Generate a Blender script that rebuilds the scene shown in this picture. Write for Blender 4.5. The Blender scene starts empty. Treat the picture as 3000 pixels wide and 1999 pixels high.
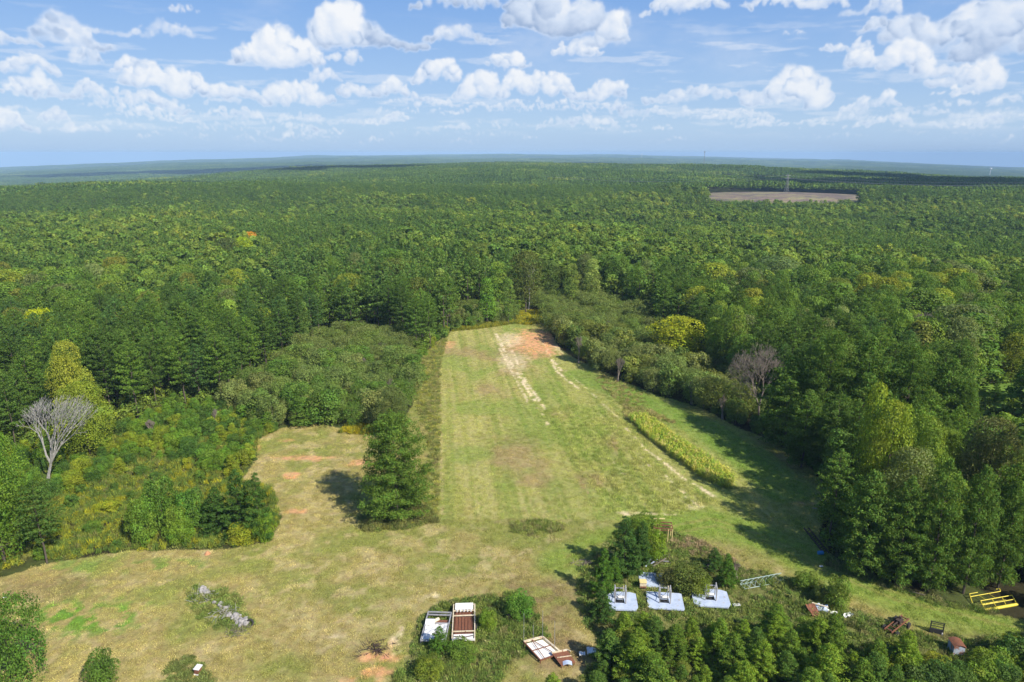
import bpy, math, random
import numpy as np
from mathutils import Vector, Matrix, Euler

R = math.radians
SC = bpy.context.scene
COL = SC.collection

# ---------------------------------------------------------------- camera, world, sun
CAM_H = 60.0
PITCH = 15.38                     # degrees below the horizontal
FPX = 1569.0                      # focal length in pixels of a 2353 x 1568 print of the photo
cam_d = bpy.data.cameras.new('camera')
cam_d.lens = 24.0; cam_d.sensor_width = 36.0
cam_d.clip_start = 0.5; cam_d.clip_end = 60000
cam = bpy.data.objects.new('camera', cam_d); COL.objects.link(cam)
cam.location = (0, 0, CAM_H); cam.rotation_euler = (R(90 - PITCH), 0, 0)
SC.camera = cam
SC.view_settings.view_transform = 'Standard'
SC.view_settings.look = 'None'
SC.view_settings.exposure = 0.62
SC.view_settings.gamma = 1.0

SUN_EL = 41.0
SUN_AZ = 136.0                    # clockwise from +Y: behind the camera, to the right
sv = Vector((math.sin(R(SUN_AZ)) * math.cos(R(SUN_EL)), math.cos(R(SUN_AZ)) * math.cos(R(SUN_EL)), math.sin(R(SUN_EL))))
sun_d = bpy.data.lights.new('sun', 'SUN'); sun_d.energy = 4.9; sun_d.angle = R(0.53); sun_d.color = (1.0, 0.93, 0.82)
sun = bpy.data.objects.new('sun', sun_d); COL.objects.link(sun)
sun.rotation_euler = sv.to_track_quat('Z', 'Y').to_euler()
sun.location = (60, -60, 120)

# ---------------------------------------------------------------- noise in numpy
class Noise:
    def __init__(s, seed):
        s.t = np.random.RandomState(seed).rand(256, 256)
    def v(s, x, y):
        xi = np.floor(x).astype(np.int64); yi = np.floor(y).astype(np.int64)
        fx = x - xi; fy = y - yi
        fx = fx * fx * (3 - 2 * fx); fy = fy * fy * (3 - 2 * fy)
        a = s.t[xi & 255, yi & 255]; b = s.t[(xi + 1) & 255, yi & 255]
        c = s.t[xi & 255, (yi + 1) & 255]; d = s.t[(xi + 1) & 255, (yi + 1) & 255]
        return (a + (b - a) * fx) * (1 - fy) + (c + (d - c) * fx) * fy
    def f(s, x, y, o=4, g=0.5):
        r = 0; a = 1; t = 0
        for i in range(o):
            r = r + a * s.v(x * 2 ** i + 17.3 * i, y * 2 ** i + 9.1 * i); t += a; a *= g
        return r / t
N1, N2, N3, N4 = Noise(1), Noise(2), Noise(3), Noise(4)
def sst(a, b, x):
    t = np.clip((x - a) / (b - a), 0, 1); return t * t * (3 - 2 * t)

# ---------------------------------------------------------------- sky: Nishita with cumulus
def cloud_map():
    """cumulus painted as heaps of lit puffs, over azimuth -46..46 deg and elevation -2..30 deg"""
    W, H = 2300, 800
    D = 25.0                                             # texels per degree
    rs = np.random.RandomState(77)
    alpha = np.zeros((H, W), np.float32); lum = np.zeros((H, W), np.float32); dep = np.full((H, W), -1e9, np.float32)
    gx, gy = np.meshgrid(np.arange(W, dtype=np.float32), np.arange(H, dtype=np.float32))
    wx = gx + 24 * (N1.f(gx / 40, gy / 40, 5, 0.5) - .5) + 60 * (N3.f(gx / 160, gy / 160, 2) - .5) + 9 * (N4.f(gx / 9, gy / 9, 3, .6) - .5)
    wy = gy + 22 * (N2.f(gx / 40, gy / 40, 5, 0.5) - .5) + 40 * (N4.f(gx / 160, gy / 160, 2) - .5) + 9 * (N3.f(gx / 9, gy / 9, 3, .6) - .5)
    L = np.array([0.45, 0.55, 0.70]); L /= np.linalg.norm(L)
    def px2sky(px, py):
        cx, cy = px - 1176.5, 784 - py
        p = R(PITCH)
        X = cx; Y = FPX * math.cos(p) + cy * math.sin(p); Z = -FPX * math.sin(p) + cy * math.cos(p)
        return (math.degrees(math.atan2(X, Y)) + 46) * D, (math.degrees(math.atan2(Z, math.hypot(X, Y))) + 2) * D
    def puff(cx, cy, r, z, dens, grey):
        x0, x1 = int(max(0, cx - r - 60)), int(min(W, cx + r + 60)); y0, y1 = int(max(0, cy - r - 60)), int(min(H, cy + r + 60))
        if x1 <= x0 or y1 <= y0: return
        dx = (wx[y0:y1, x0:x1] - cx) / r; dy = (wy[y0:y1, x0:x1] - cy) / r
        q = dx * dx + dy * dy
        a = np.clip((1.0 - q) * 1.05, 0, 1); a = a * a * (3 - 2 * a) * dens
        h = np.sqrt(np.clip(1 - q, 0, 1)); zz = z + h * r
        sh = np.clip(dx * L[0] + dy * L[1] + h * L[2], 0, 1) * 0.40 + 0.63 - grey
        m = np.clip((zz - dep[y0:y1, x0:x1]) / (0.8 * r) + 0.5, 0, 1) * a
        lum[y0:y1, x0:x1] = lum[y0:y1, x0:x1] * (1 - m) + sh * m
        alpha[y0:y1, x0:x1] = 1 - (1 - alpha[y0:y1, x0:x1]) * (1 - a)
        dep[y0:y1, x0:x1] = np.where(a > 0.3, np.maximum(dep[y0:y1, x0:x1], zz), dep[y0:y1, x0:x1])
    # centre x, base y, width, height (print pixels), density, greyness
    C = [(790, 112, 130, 105, 1, 0), (650, 148, 190, 78, 1, 0), (900, 118, 150, 78, .55, .22), (780, 146, 120, 35, .7, .05),
         (1160, 158, 100, 48, .9, .02), (1005, 192, 85, 52, 1, 0), (1050, 100, 150, 60, .45, .05),
         (330, 180, 100, 55, .9, 0), (380, 215, 150, 58, 1, 0), (510, 222, 190, 66, 1, 0), (250, 240, 330, 26, .8, .04),
         (30, 115, 110, 48, .8, .06), (45, 175, 130, 58, .95, .02), (175, 120, 190, 85, .42, .06), (330, 85, 240, 50, .38, .06), (200, 155, 100, 60, .4, .04),
         (120, 230, 210, 54, .9, .03), (0, 220, 50, 34, .9, 0), (25, 310, 130, 55, .9, 0), (110, 288, 70, 36, .9, 0), (200, 312, 120, 24, .55, 0),
         (700, 236, 160, 66, 1, 0), (760, 190, 80, 34, .6, 0), (870, 222, 150, 62, 1, 0), (960, 226, 130, 36, .9, 0), (400, 268, 300, 22, .7, .03), (880, 286, 130, 22, .6, 0),
         (1140, 228, 170, 64, 1, 0), (1270, 224, 150, 50, 1, 0), (1380, 228, 130, 56, 1, 0), (1250, 258, 420, 24, .75, .06), (1010, 262, 330, 16, .6, .02),
         (1390, 290, 140, 26, .6, 0), (1620, 232, 240, 46, .6, .04), (1780, 242, 180, 78, 1, 0), (1690, 268, 90, 16, .6, 0), (1600, 222, 110, 30, .6, .02),
         (1300, 60, 300, 130, .9, .22), (1390, 95, 110, 90, 1, .06), (1330, 122, 120, 42, .9, .04), (1120, 22, 350, 50, .7, .28), (1230, 70, 170, 60, .8, .14),
         (1580, 35, 140, 50, .8, .05), (1800, 22, 220, 40, .7, .06), (620, 18, 180, 28, .6, .08), (420, 30, 100, 24, .5, .03), (1990, 30, 160, 60, .45, .10),
         (2000, 155, 150, 75, .95, .02), (2090, 165, 180, 85, 1, .03), (2200, 185, 150, 75, 1, .05), (2255, 200, 90, 70, 1, .04), (1930, 120, 110, 35, .8, .05), (2190, 212, 120, 24, .9, .02),
         (2150, 95, 280, 110, .8, .15), (2300, 125, 210, 135, .9, .22), (2050, 70, 180, 60, .65, .10), (2340, 40, 120, 60, .8, .1),
         (1990, 250, 130, 38, .85, .01), (2040, 288, 110, 24, .6, .05), (2275, 282, 44, 26, .85, 0), (1810, 85, 50, 14, .4, 0), (2210, 290, 160, 40, .3, .0),
         (1720, 300, 90, 18, .5, 0), (560, 300, 180, 18, .45, 0), (300, 300, 150, 18, .4, 0), (1150, 296, 260, 14, .45, 0), (1500, 262, 120, 20, .5, 0),
         (1900, 318, 200, 12, .35, 0), (720, 300, 130, 20, .5, 0), (1040, 310, 300, 12, .35, 0), (430, 318, 160, 14, .35, 0), (90, 345, 160, 10, .3, 0), (2230, 330, 200, 12, .3, 0)]
    for q in range(85):                                   # small far cumulus in rows low over the horizon
        by = 235 + 95 * rs.rand() ** .8; C.append((rs.uniform(-40, 2400), by, rs.uniform(50, 190) * (1.25 - (by - 235) / 150), rs.uniform(12, 30) * (1.25 - (by - 235) / 110), rs.uniform(.35, .8), .02))
    for (bx, by, w, h, dn, gr) in C:
        w *= 1.06; h *= 1.06; by += h * .03
        cx, cy = px2sky(bx, by); sx = abs(px2sky(bx + w / 2, by)[0] - px2sky(bx - w / 2, by)[0]); sy = abs(px2sky(bx, by - h)[1] - cy)
        n = int(30 + sx * sy / 110)
        nl = max(2, int(sx / sy * 1.4)); lob = [(rs.uniform(-.40, .40), rs.uniform(.5, 1.0), rs.uniform(.3, .55) * min(1.0, sy / sx * 1.6)) for _ in range(nl)]
        for k in range(n):
            u = rs.uniform(-.5, .5)
            top = max(0.12, max(ht * math.sqrt(max(0, 1 - ((u - c) / wd) ** 2)) for c, ht, wd in lob)) * math.sqrt(max(.05, 1 - (2 * u) ** 4))
            t = rs.rand() ** 0.85
            r = sy * rs.uniform(.09, .30) * (0.6 + .6 * top)
            v = r * .5 / sy + t * max(0.02, top - r / sy)
            g = gr + 0.26 * max(0, 0.40 - v) / .40
            puff(cx + u * sx, cy + v * sy, r, rs.uniform(0, .45) * sy * top, dn * rs.uniform(.75, 1), g)
    def blur(a, n):
        for q in range(n): a = (a + np.roll(a, 1, 0) + np.roll(a, -1, 0) + np.roll(a, 1, 1) + np.roll(a, -1, 1)) / 5
        return a
    lum = np.where(alpha > .02, lum, 0.0); la = blur(lum, 9); aa = blur((alpha > .02).astype(np.float32), 9); lum = np.where(alpha > .02, .35 * lum + .65 * la / np.maximum(aa, .05), 0); alpha = blur(alpha, 3)
    # small broken scraps near the horizon and thin veils
    az = gx / D - 46; el = gy / D - 2
    sc = N2.f(gx / 110, gy / 16, 5, .6)
    scraps = sst(.52, .68, sc) * sst(.8, 2.4, el) * (1 - sst(7.5, 10.5, el)) * .35
    veil = sst(.50, .85, N3.f(gx / 300, gy / 120, 5, .55)) * sst(3, 9, el) * .32
    a2 = 1 - (1 - scraps) * (1 - veil)
    l2 = .84 + 0 * gx
    tot = 1 - (1 - alpha) * (1 - a2)
    ll = np.where(alpha > .02, (lum / np.maximum(1e-3, 1) * alpha + l2 * a2 * (1 - alpha)) / np.maximum(tot, 1e-3), l2)
    lw = np.where(alpha > 0, lum / np.maximum(alpha, .05), l2)
    lumin = np.clip(np.where(alpha > .01, np.maximum(lum, 0) / np.clip(alpha, .25, 1), l2), .2, 1.0)
    lumin = lumin * alpha + l2 * (1 - alpha)
    lumin += (N1.f(gx / 34, gy / 22, 5, .62) - .5) * .34
    fade = np.minimum(sst(0, 60, gx), 1 - sst(W - 60, W, gx)) * (1 - sst(H - 50, H, gy)) * sst(.25, 1.5, el)
    tot = np.clip(tot * (.80 + .2 * sst(0, 1, tot)), 0, .97) * fade * (.80 + .20 * sst(2, 9, el))
    tot = np.clip(tot * (1 + (N2.f(gx / 14, gy / 9, 4, .65) - .5) * .9 * (1 - tot)), 0, 1)
    out = np.zeros((H, W, 4), np.float32)
    out[..., 0] = lumin; out[..., 1] = tot; out[..., 3] = 1
    im = bpy.data.images.new('cloud_field', W, H, alpha=False, float_buffer=True)
    im.colorspace_settings.name = 'Non-Color'
    im.pixels.foreach_set(out.ravel()); im.update(); im.pack()
    return im

world = bpy.data.worlds.new('World'); SC.world = world; world.use_nodes = True
def build_world():
    nt = world.node_tree; nt.nodes.clear(); n = nt.nodes.new; l = nt.links.new
    out = n('ShaderNodeOutputWorld'); bg = n('ShaderNodeBackground'); bg.inputs[1].default_value = 0.10
    l(bg.outputs[0], out.inputs[0])
    tc = n('ShaderNodeTexCoord'); sep = n('ShaderNodeSeparateXYZ'); l(tc.outputs['Generated'], sep.inputs[0])
    mx = n('ShaderNodeMath'); mx.operation = 'MAXIMUM'; l(sep.outputs[2], mx.inputs[0]); mx.inputs[1].default_value = 0.012
    cb = n('ShaderNodeCombineXYZ'); l(sep.outputs[0], cb.inputs[0]); l(sep.outputs[1], cb.inputs[1]); l(mx.outputs[0], cb.inputs[2])
    nrm = n('ShaderNodeVectorMath'); nrm.operation = 'NORMALIZE'; l(cb.outputs[0], nrm.inputs[0])
    sky = n('ShaderNodeTexSky'); sky.sky_type = 'NISHITA'; sky.sun_disc = False
    sky.sun_elevation = R(SUN_EL); sky.sun_rotation = R(SUN_AZ); sky.altitude = 200; sky.air_density = 1.0; sky.dust_density = 0.6; sky.ozone_density = 1.6
    l(nrm.outputs[0], sky.inputs[0])
    def M(op, a, b=None):
        m = n('ShaderNodeMath'); m.operation = op
        for i, v in enumerate((a, b)):
            if v is None: continue
            if isinstance(v, (int, float)): m.inputs[i].default_value = v
            else: l(v, m.inputs[i])
        return m.outputs[0]
    az = M('ARCTAN2', sep.outputs[0], sep.outputs[1])
    hz = M('SQRT', M('ADD', M('MULTIPLY', sep.outputs[0], sep.outputs[0]), M('MULTIPLY', sep.outputs[1], sep.outputs[1])))
    el = M('ARCTAN2', sep.outputs[2], hz)
    u = M('DIVIDE', M('ADD', az, R(46)), R(92)); v = M('DIVIDE', M('ADD', el, R(2)), R(32))
    uv = n('ShaderNodeCombineXYZ'); l(u, uv.inputs[0]); l(v, uv.inputs[1])
    im = n('ShaderNodeTexImage'); im.image = cloud_map(); im.extension = 'CLIP'; im.interpolation = 'Cubic'
    l(uv.outputs[0], im.inputs[0])
    sp = n('ShaderNodeSeparateColor'); l(im.outputs[0], sp.inputs[0])
    cr = n('ShaderNodeValToRGB'); l(sp.outputs[0], cr.inputs[0])
    e = cr.color_ramp.elements; e[0].position = .25; e[0].color = (.36, .48, .70, 1); e[1].position = .88; e[1].color = (.93, .95, .98, 1)
    x = e.new(.58); x.color = (.66, .76, .92, 1)
    sc = n('ShaderNodeMix'); sc.data_type = 'RGBA'; sc.blend_type = 'MULTIPLY'; sc.inputs[0].default_value = 1
    l(cr.outputs[0], sc.inputs[6]); sc.inputs[7].default_value = (6.5, 6.5, 6.5, 1)
    tint = n('ShaderNodeMix'); tint.data_type = 'RGBA'; tint.blend_type = 'MULTIPLY'; tint.inputs[0].default_value = 1
    l(sky.outputs[0], tint.inputs[6]); tint.inputs[7].default_value = (.92, 1.0, 1.12, 1)
    gr = n('ShaderNodeValToRGB'); l(M('DIVIDE', el, R(40)), gr.inputs[0]); e = gr.color_ramp.elements
    e[0].position = 0; e[0].color = (.42, .62, .94, 1); e[1].position = .62; e[1].color = (.080, .24, .72, 1)
    x = e.new(.05); x.color = (.49, .69, .97, 1); x = e.new(.13); x.color = (.40, .61, .95, 1); x = e.new(.28); x.color = (.245, .465, .90, 1)
    gs = n('ShaderNodeMix'); gs.data_type = 'RGBA'; gs.blend_type = 'MULTIPLY'; gs.inputs[0].default_value = 1; l(gr.outputs[0], gs.inputs[6]); gs.inputs[7].default_value = (5.6, 5.6, 5.6, 1)
    low = n('ShaderNodeMapRange'); l(el, low.inputs[0]); low.inputs[1].default_value = R(28); low.inputs[2].default_value = R(50); low.inputs[3].default_value = .88; low.inputs[4].default_value = 0.0
    sg = n('ShaderNodeMix'); sg.data_type = 'RGBA'; l(low.outputs[0], sg.inputs[0]); l(tint.outputs[2], sg.inputs[6]); l(gs.outputs[2], sg.inputs[7])
    mix = n('ShaderNodeMix'); mix.data_type = 'RGBA'; l(sp.outputs[1], mix.inputs[0]); l(sg.outputs[2], mix.inputs[6]); l(sc.outputs[2], mix.inputs[7])
    l(mix.outputs[2], bg.inputs[0])
build_world()

# ---------------------------------------------------------------- terrain
def hill(x, y):
    x = np.asarray(x, float); y = np.asarray(y, float)
    r = np.hypot(x, y) + 1e-6
    az = np.degrees(np.arctan2(x, np.maximum(y, 1e-3))); az = np.clip(az, -50, 50)
    z = -0.0152 * r * (az / 36.5) ** 2 * sst(700, 3500, r)
    z = z + (N1.f(x / 90 + 5, y / 90 + 5, 3) - .5) * 2.2 * sst(120, 320, r)
    z = z + (N2.f(x / 520 + 3, y / 330, 3) - .5) * 26 * sst(260, 900, r) + (N4.f(x / 700 + 30, y / 380 + 2, 2) - .5) * 20 * sst(900, 1500, r)
    z = z - 7 * sst(260, 420, r) * (1 - sst(700, 1100, r)) * (0.6 + .5 * sst(0, 25, az))
    z = z + (4 - 13 * (1 - sst(-24, -6, az)) - 4 * sst(14, 30, az)) * sst(1000, 2100, r) * (1 - sst(2500, 3900, r))
    z = z - 16 * (1 - sst(-30, -14, az)) * sst(1100, 1900, r) * (1 - sst(3500, 6000, r))
    z = z - 34 * sst(2700, 4200, r) * (1 - sst(6000, 9500, r) * .6)
    z = z + (N3.f(x / 1800 + 9, y / 900 + 4, 4) - .42) * 66 * sst(3000, 6000, r) + 24 * sst(8500, 12500, r)
    # the clear-cut knoll
    q = np.sqrt(((x - 372) / 150) ** 2 + ((y - 950) / 140) ** 2)
    k = 1 - sst(.75, 1.9, q)
    z = z * (1 - k) + k * (6.6 - 5.0 * q * q)
    # low ground in front of the knoll
    q2 = np.sqrt(((x - 330) / 260) ** 2 + ((y - 610) / 190) ** 2)
    k2 = 1 - sst(.6, 1.5, q2)
    z = z * (1 - k2) + k2 * -13
    return z
def hz1(x, y): return float(hill(np.array([x]), np.array([y]))[0])
CP, SP = math.cos(R(PITCH)), math.sin(R(PITCH))
def G(px, py, z=0.0):
    """ground point (world x, y) for a point of the 2353 x 1568 print, used to survey the site"""
    cx, cy = px - 1176.5, 784 - py
    dx, dy, dz = cx, FPX * CP + cy * SP, -FPX * SP + cy * CP
    t = (CAM_H - z) / -dz
    return dx * t, dy * t
def proj(x, y, z):
    dy = y * CP - (z - CAM_H) * SP; dz = y * SP + (z - CAM_H) * CP
    dy = np.maximum(dy, 1e-3)
    return 1176.5 + FPX * x / dy, 784 - FPX * dz / dy, dy
def inpoly(px, py, poly):
    px = np.asarray(px, float); py = np.asarray(py, float); c = np.zeros(px.shape, bool); n = len(poly); j = n - 1
    for i in range(n):
        xi, yi = poly[i]; xj, yj = poly[j]
        if yi != yj:
            c ^= ((yi > py) != (yj > py)) & (px < (xj - xi) * (py - yi) / (yj - yi) + xi)
        j = i
    return c
def dline(X, Y, pts):
    d = np.full(np.shape(X), 1e9)
    for (ax, ay), (bx, by) in zip(pts[:-1], pts[1:]):
        vx, vy = bx - ax, by - ay; L2 = vx * vx + vy * vy
        t = np.clip(((X - ax) * vx + (Y - ay) * vy) / L2, 0, 1)
        d = np.minimum(d, np.hypot(X - ax - t * vx, Y - ay - t * vy))
    return d

OPEN = [G(*p) for p in [(-500, 1420), (-60, 1345), (120, 1292), (300, 1264), (520, 1264), (622, 1246), (646, 1190), (612, 1118), (548, 1108), (588, 1055), (592, 1010), (640, 985), (720, 974), (862, 992), (905, 985), (950, 930), (955, 830), (1000, 790), (1040, 757), (1120, 750), (1185, 738), (1190, 716), (1240, 714), (1262, 760), (1290, 806), (1400, 862), (1500, 905), (1610, 938), (1700, 985), (1780, 1016), (1868, 1080), (1912, 1150), (1880, 1230), (1920, 1290), (2010, 1330), (2150, 1385), (2360, 1425), (2600, 1470), (2900, 1700), (2300, 1700), (1200, 1720), (-500, 1720)]]
WILD = [G(*p) for p in [(1335, 1300), (1385, 1262), (1430, 1205), (1500, 1188), (1548, 1215), (1600, 1243), (1700, 1300), (1800, 1332), (1900, 1352), (1955, 1398), (2020, 1425), (2130, 1460), (2250, 1458), (2360, 1462), (2700, 1520), (2600, 1720), (1350, 1720), (1335, 1560), (1400, 1500), (1352, 1440), (1325, 1380)]]
WILD2 = [G(*p) for p in [(905, 1570), (945, 1510), (960, 1425), (1000, 1395), (1100, 1372), (1180, 1362), (1222, 1380), (1240, 1430), (1262, 1465), (1235, 1500), (1160, 1530), (1140, 1600), (1100, 1700), (900, 1700)]]
GOLD = [G(*p) for p in [(80, 1282), (-60, 1340), (-60, 1180), (120, 1150), (250, 1105), (370, 1060), (480, 1062), (560, 1105), (622, 1118), (646, 1190), (622, 1246), (520, 1262), (300, 1264), (120, 1290)]]
STRIP = [G(*p) for p in [(1005, 1180), (930, 1215), (840, 1222), (830, 1195), (900, 1180), (955, 1130), (990, 1040), (965, 960), (945, 890), (955, 830), (1000, 790), (1030, 770), (1012, 830), (1010, 1000)]]
LITTLE = [G(*p) for p in [(1170, 1202), (1230, 1192), (1290, 1202), (1296, 1218), (1230, 1230), (1175, 1222)]]
PILE = [G(*p) for p in [(430, 1350), (480, 1342), (540, 1360), (560, 1395), (584, 1430), (545, 1460), (500, 1445), (430, 1405)]]
CORN = [G(*p) for p in [(1438, 965), (1480, 958), (1560, 1000), (1640, 1050), (1686, 1110), (1672, 1128), (1630, 1110), (1540, 1050)]]
GLADE = [G(*p) for p in [(2225, 885), (2380, 875), (2500, 900), (2500, 960), (2350, 950), (2240, 935)]]

def spot(X, Y, px, py, rx, ry, soft=.35, wob=.5):
    cx, cy = G(px, py); ex = G(px + rx, py)[0] - cx; ey = G(px, py - ry)[1] - cy
    q = np.sqrt(((X - cx) / ex) ** 2 + ((Y - cy) / ey) ** 2) + (N1.f(X * .7, Y * .7, 3) - .5) * wob * 2
    return 1 - sst(1 - soft, 1 + soft, q)
def ground_colour(X, Y):
    """albedo of the ground sheet, by place"""
    X = np.asarray(X, float); Y = np.asarray(Y, float)
    n1 = N1.f(X / 7, Y / 7, 4); n2 = N2.f(X / 2.2, Y / 2.2, 4, .6); n3 = N3.f(X / 22, Y / 22, 3); n4 = N4.f(X * 1.4, Y * 1.4, 3, .7)
    def C(*c): return np.array(c, float)
    tan, straw, green, lush, olive, brown = C(.235, .185, .072), C(.30, .235, .115), C(.115, .140, .030), C(.085, .150, .018), C(.165, .165, .044), C(.165, .115, .058)
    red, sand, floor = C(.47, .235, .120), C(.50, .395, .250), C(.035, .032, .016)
    def mix(a, b, t): return a + (b - a) * np.clip(t, 0, 1)[..., None]
    base = mix(np.broadcast_to(olive, X.shape + (3,)), tan, sst(.38, .66, n1) * .8)
    base = mix(base, green, sst(.5, .72, n2 * .6 + n3 * .4) * .6)
    base = mix(base, straw, sst(.54, .72, n2) * .38)
    px, py, _ = proj(X, Y, 0 * X)
    # mown hay ground of the lower left: drier
    dry = sst(1180, 1260, py) * (1 - sst(1330, 1420, px)) + (1 - sst(830, 870, px)) * (1 - sst(1250, 1260, py))
    base = mix(base, tan * 1.0, np.clip(dry, 0, 1) * .55 * sst(.25, .6, n1))
    base = mix(base, straw, np.clip(dry, 0, 1) * .6 * sst(.5, .66, n2))
    # the long field: greener, combed along its rows
    fld = inpoly(X, Y, [G(*p) for p in [(1012, 1195), (1012, 800), (1040, 757), (1180, 740), (1270, 760), (1700, 985), (1910, 1150), (1900, 1300), (1500, 1200), (1200, 1190)]]).astype(float)
    s = X + .118 * Y; rows = N2.f(s * 1.15, Y * .018, 3, .75)
    base = mix(base, C(.225, .212, .064), fld * .8)
    base = mix(base, C(.29, .25, .105), fld * .55 * sst(.48, .64, rows)); base = mix(base, C(.135, .165, .036), fld * .5 * (1 - sst(.34, .46, rows)))
    base = mix(base, C(.235, .160, .085), fld * sst(.50, .68, N4.f(X / 11 + 4, Y / 17, 4)) * .65 * (px < 1420))
    base = mix(base, C(.135, .180, .034), fld * sst(.48, .66, N3.f(X / 9 + 7, Y / 13, 4)) * .5)
    strip = fld * (px > 1250) * sst(0, 1, (px - 1250) / 60)
    base = mix(base, C(.215, .215, .060), strip * .5 * sst(.4, .6, rows))
    # green lane between the corn and the wood, and the track that leaves to the right
    lane = [G(*p) for p in [(1330, 860), (1480, 925), (1620, 985), (1730, 1060), (1800, 1130)]]
    base = mix(base, C(.105, .170, .026), (1 - sst(3, 6.5, dline(X, Y, lane))) * .8 * (.6 + .4 * n1))
    lane = [G(*p) for p in [(1300, 1290), (1480, 1225), (1640, 1200), (1760, 1240), (1900, 1310), (2060, 1370), (2240, 1410), (2420, 1450)]]
    d = dline(X, Y, lane)
    base = mix(base, C(.135, .185, .030), (1 - sst(2.5, 6.5, d)) * .85 * (.55 + .6 * n1))
    for off in (-.9, .9):
        base = mix(base, tan, (1 - sst(.15, .5, np.abs(dline(X, Y - off * 1.2, lane)))) * .4)
    # stony trails of sand along the rows
    for pts, w, c, a in [([(1140, 765), (1166, 820), (1240, 940)], .55, sand, 1), ([(1160, 765), (1205, 870), (1252, 940)], .45, sand, .95), ([(1148, 800), (1190, 880), (1218, 930)], .4, sand, .8), ([(1172, 770), (1190, 800)], .5, red, .9),
                         ([(1255, 800), (1278, 850), (1330, 895)], .45, sand, .8), ([(1240, 770), (1262, 815), (1290, 850)], .5, sand, .8), ([(1466, 1048), (1540, 1102), (1572, 1130)], .45, sand, .8),
                         ([(1500, 1045), (1570, 1095), (1640, 1140)], .5, sand, .9), ([(1438, 985), (1470, 1020), (1500, 1045)], .35, sand, .7), ([(1570, 1140), (1640, 1180)], .3, sand, .6),
                         ([(1435, 1182), (1480, 1178), (1560, 1182)], .4, sand, .6), ([(1016, 1180), (1013, 900)], .3, straw, .7), ([(1410, 1060), (1440, 1100)], .3, sand, .4),
                         ([(1300, 850), (1420, 960)], .25, sand, .5), ([(1330, 1100), (1370, 1170)], .3, C(.25, .17, .09), .8), ([(1245, 950), (1262, 978)], .3, sand, .8),
                         ([(905, 1470), (880, 1540), (860, 1580)], .6, red * .95, .6), ([(925, 1440), (915, 1500), (880, 1520)], .35, sand, .6)]:
        g = [G(*p) for p in pts]
        brk = sst(.40, .56, N4.f(X * .9, Y * .45, 3, .6))
        base = mix(base, c, (1 - sst(w * .5, w * 1.25, dline(X, Y, g) + (n4 - .5) * .7)) * a * brk)
    for (a_, b_, rx, ry, c, k) in [(1238, 784, 60, 27, red, 1.0), (1170, 778, 30, 16, sand, .6), (1180, 830, 34, 22, sand, .45), (1290, 800, 20, 10, sand, .5), (700, 1051, 66, 5, red, .75), (672, 1091, 20, 7, red * 1.05, 1), (683, 1176, 22, 6, red, .75), (822, 1064, 24, 6, red, .9), (590, 1028, 8, 8, red, .5), (660, 1010, 18, 4, red, .4), (725, 1055, 20, 5, red, .7),
                                 (875, 1512, 44, 14, red, .95), (905, 1480, 12, 20, sand, .7), (860, 1548, 40, 10, red, .6), (800, 1565, 20, 10, red, .5), (990, 1218, 34, 14, straw, .8), (1030, 790, 16, 8, red, .6), (1440, 1180, 26, 4, sand, .7), (690, 1300, 30, 8, straw, .6), (860, 1290, 30, 8, straw, .4), (1590, 1165, 16, 6, sand, .5), (1850, 1160, 30, 5, C(.33, .2, .1), .6),
                                 (477, 1271, 9, 5, sand, .8), (998, 1371, 18, 6, sand, .7), (770, 1460, 20, 5, sand, .5)]:
        base = mix(base, c, spot(X, Y, a_, b_, rx, ry) * k * (.35 + .65 * sst(.36, .52, n4)))
    base = mix(base, brown * 1.0, spot(X, Y, 1230, 1390, 120, 62, .5) * .75 * sst(.3, .55, n2))
    base = mix(base, brown * 1.1, spot(X, Y, 1290, 1500, 80, 40, .4) * .8)
    base = mix(base, brown * 1.1, spot(X, Y, 1740, 1440, 170, 22, .4) * .5)
    base = mix(base, brown * 1.0, spot(X, Y, 100, 1350, 120, 30, .4) * .5)
    base = mix(base, brown * 1.1, spot(X, Y, 2130, 1462, 50, 14, .4) * .7)
    base = mix(base, C(.085, .168, .020), spot(X, Y, 190, 1420, 125, 40, .5, .5) * sst(.50, .56, N2.f(X * 1.0, Y * 1.0, 2)) * .9)
    base = mix(base, lush, spot(X, Y, 280, 1300, 200, 18, .4) * sst(.48, .6, n2) * .7)
    for P, c, k in ((WILD, C(.115, .115, .038), .85), (WILD2, C(.115, .110, .036), .85), (GOLD, C(.07, .085, .02), .9), (STRIP, C(.20, .185, .055), .8), (PILE, C(.15, .16, .045), .7), (LITTLE, C(.15, .16, .04), .7)):
        base = mix(base, c, inpoly(X + (n2 - .5) * 2.5, Y + (n4 - .5) * 2.5, P).astype(float) * k)
    op = (inpoly(X, Y, OPEN) | inpoly(X, Y, GLADE)).astype(float)
    op = np.maximum(op, (((X - 366) / 140) ** 2 + ((Y - 950) / 108) ** 2 + (n3 - .5) * .5 < 1).astype(float) * 2)
    gl = inpoly(X, Y, GLADE); base = np.where(gl[..., None], C(.105, .165, .028) * (.7 + .6 * n1[..., None]), base)
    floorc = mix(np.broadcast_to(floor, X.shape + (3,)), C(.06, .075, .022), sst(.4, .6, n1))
    far = mix(np.broadcast_to(C(.19, .145, .115), X.shape + (3,)), C(.24, .22, .11), sst(.48, .60, N2.f(X / 30, Y / 9, 5, .65))); far = mix(far, C(.12, .15, .045), sst(.72, .95, ((X - 366) / 134) ** 2 + ((Y - 950) / 108) ** 2) * .8)
    far = mix(far, C(.10, .085, .085), sst(.48, .58, N3.f(X / 26, Y / 7, 5, .65)) * .8)
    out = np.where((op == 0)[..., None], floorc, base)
    out = np.where((op == 2)[..., None], far, out)
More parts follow.
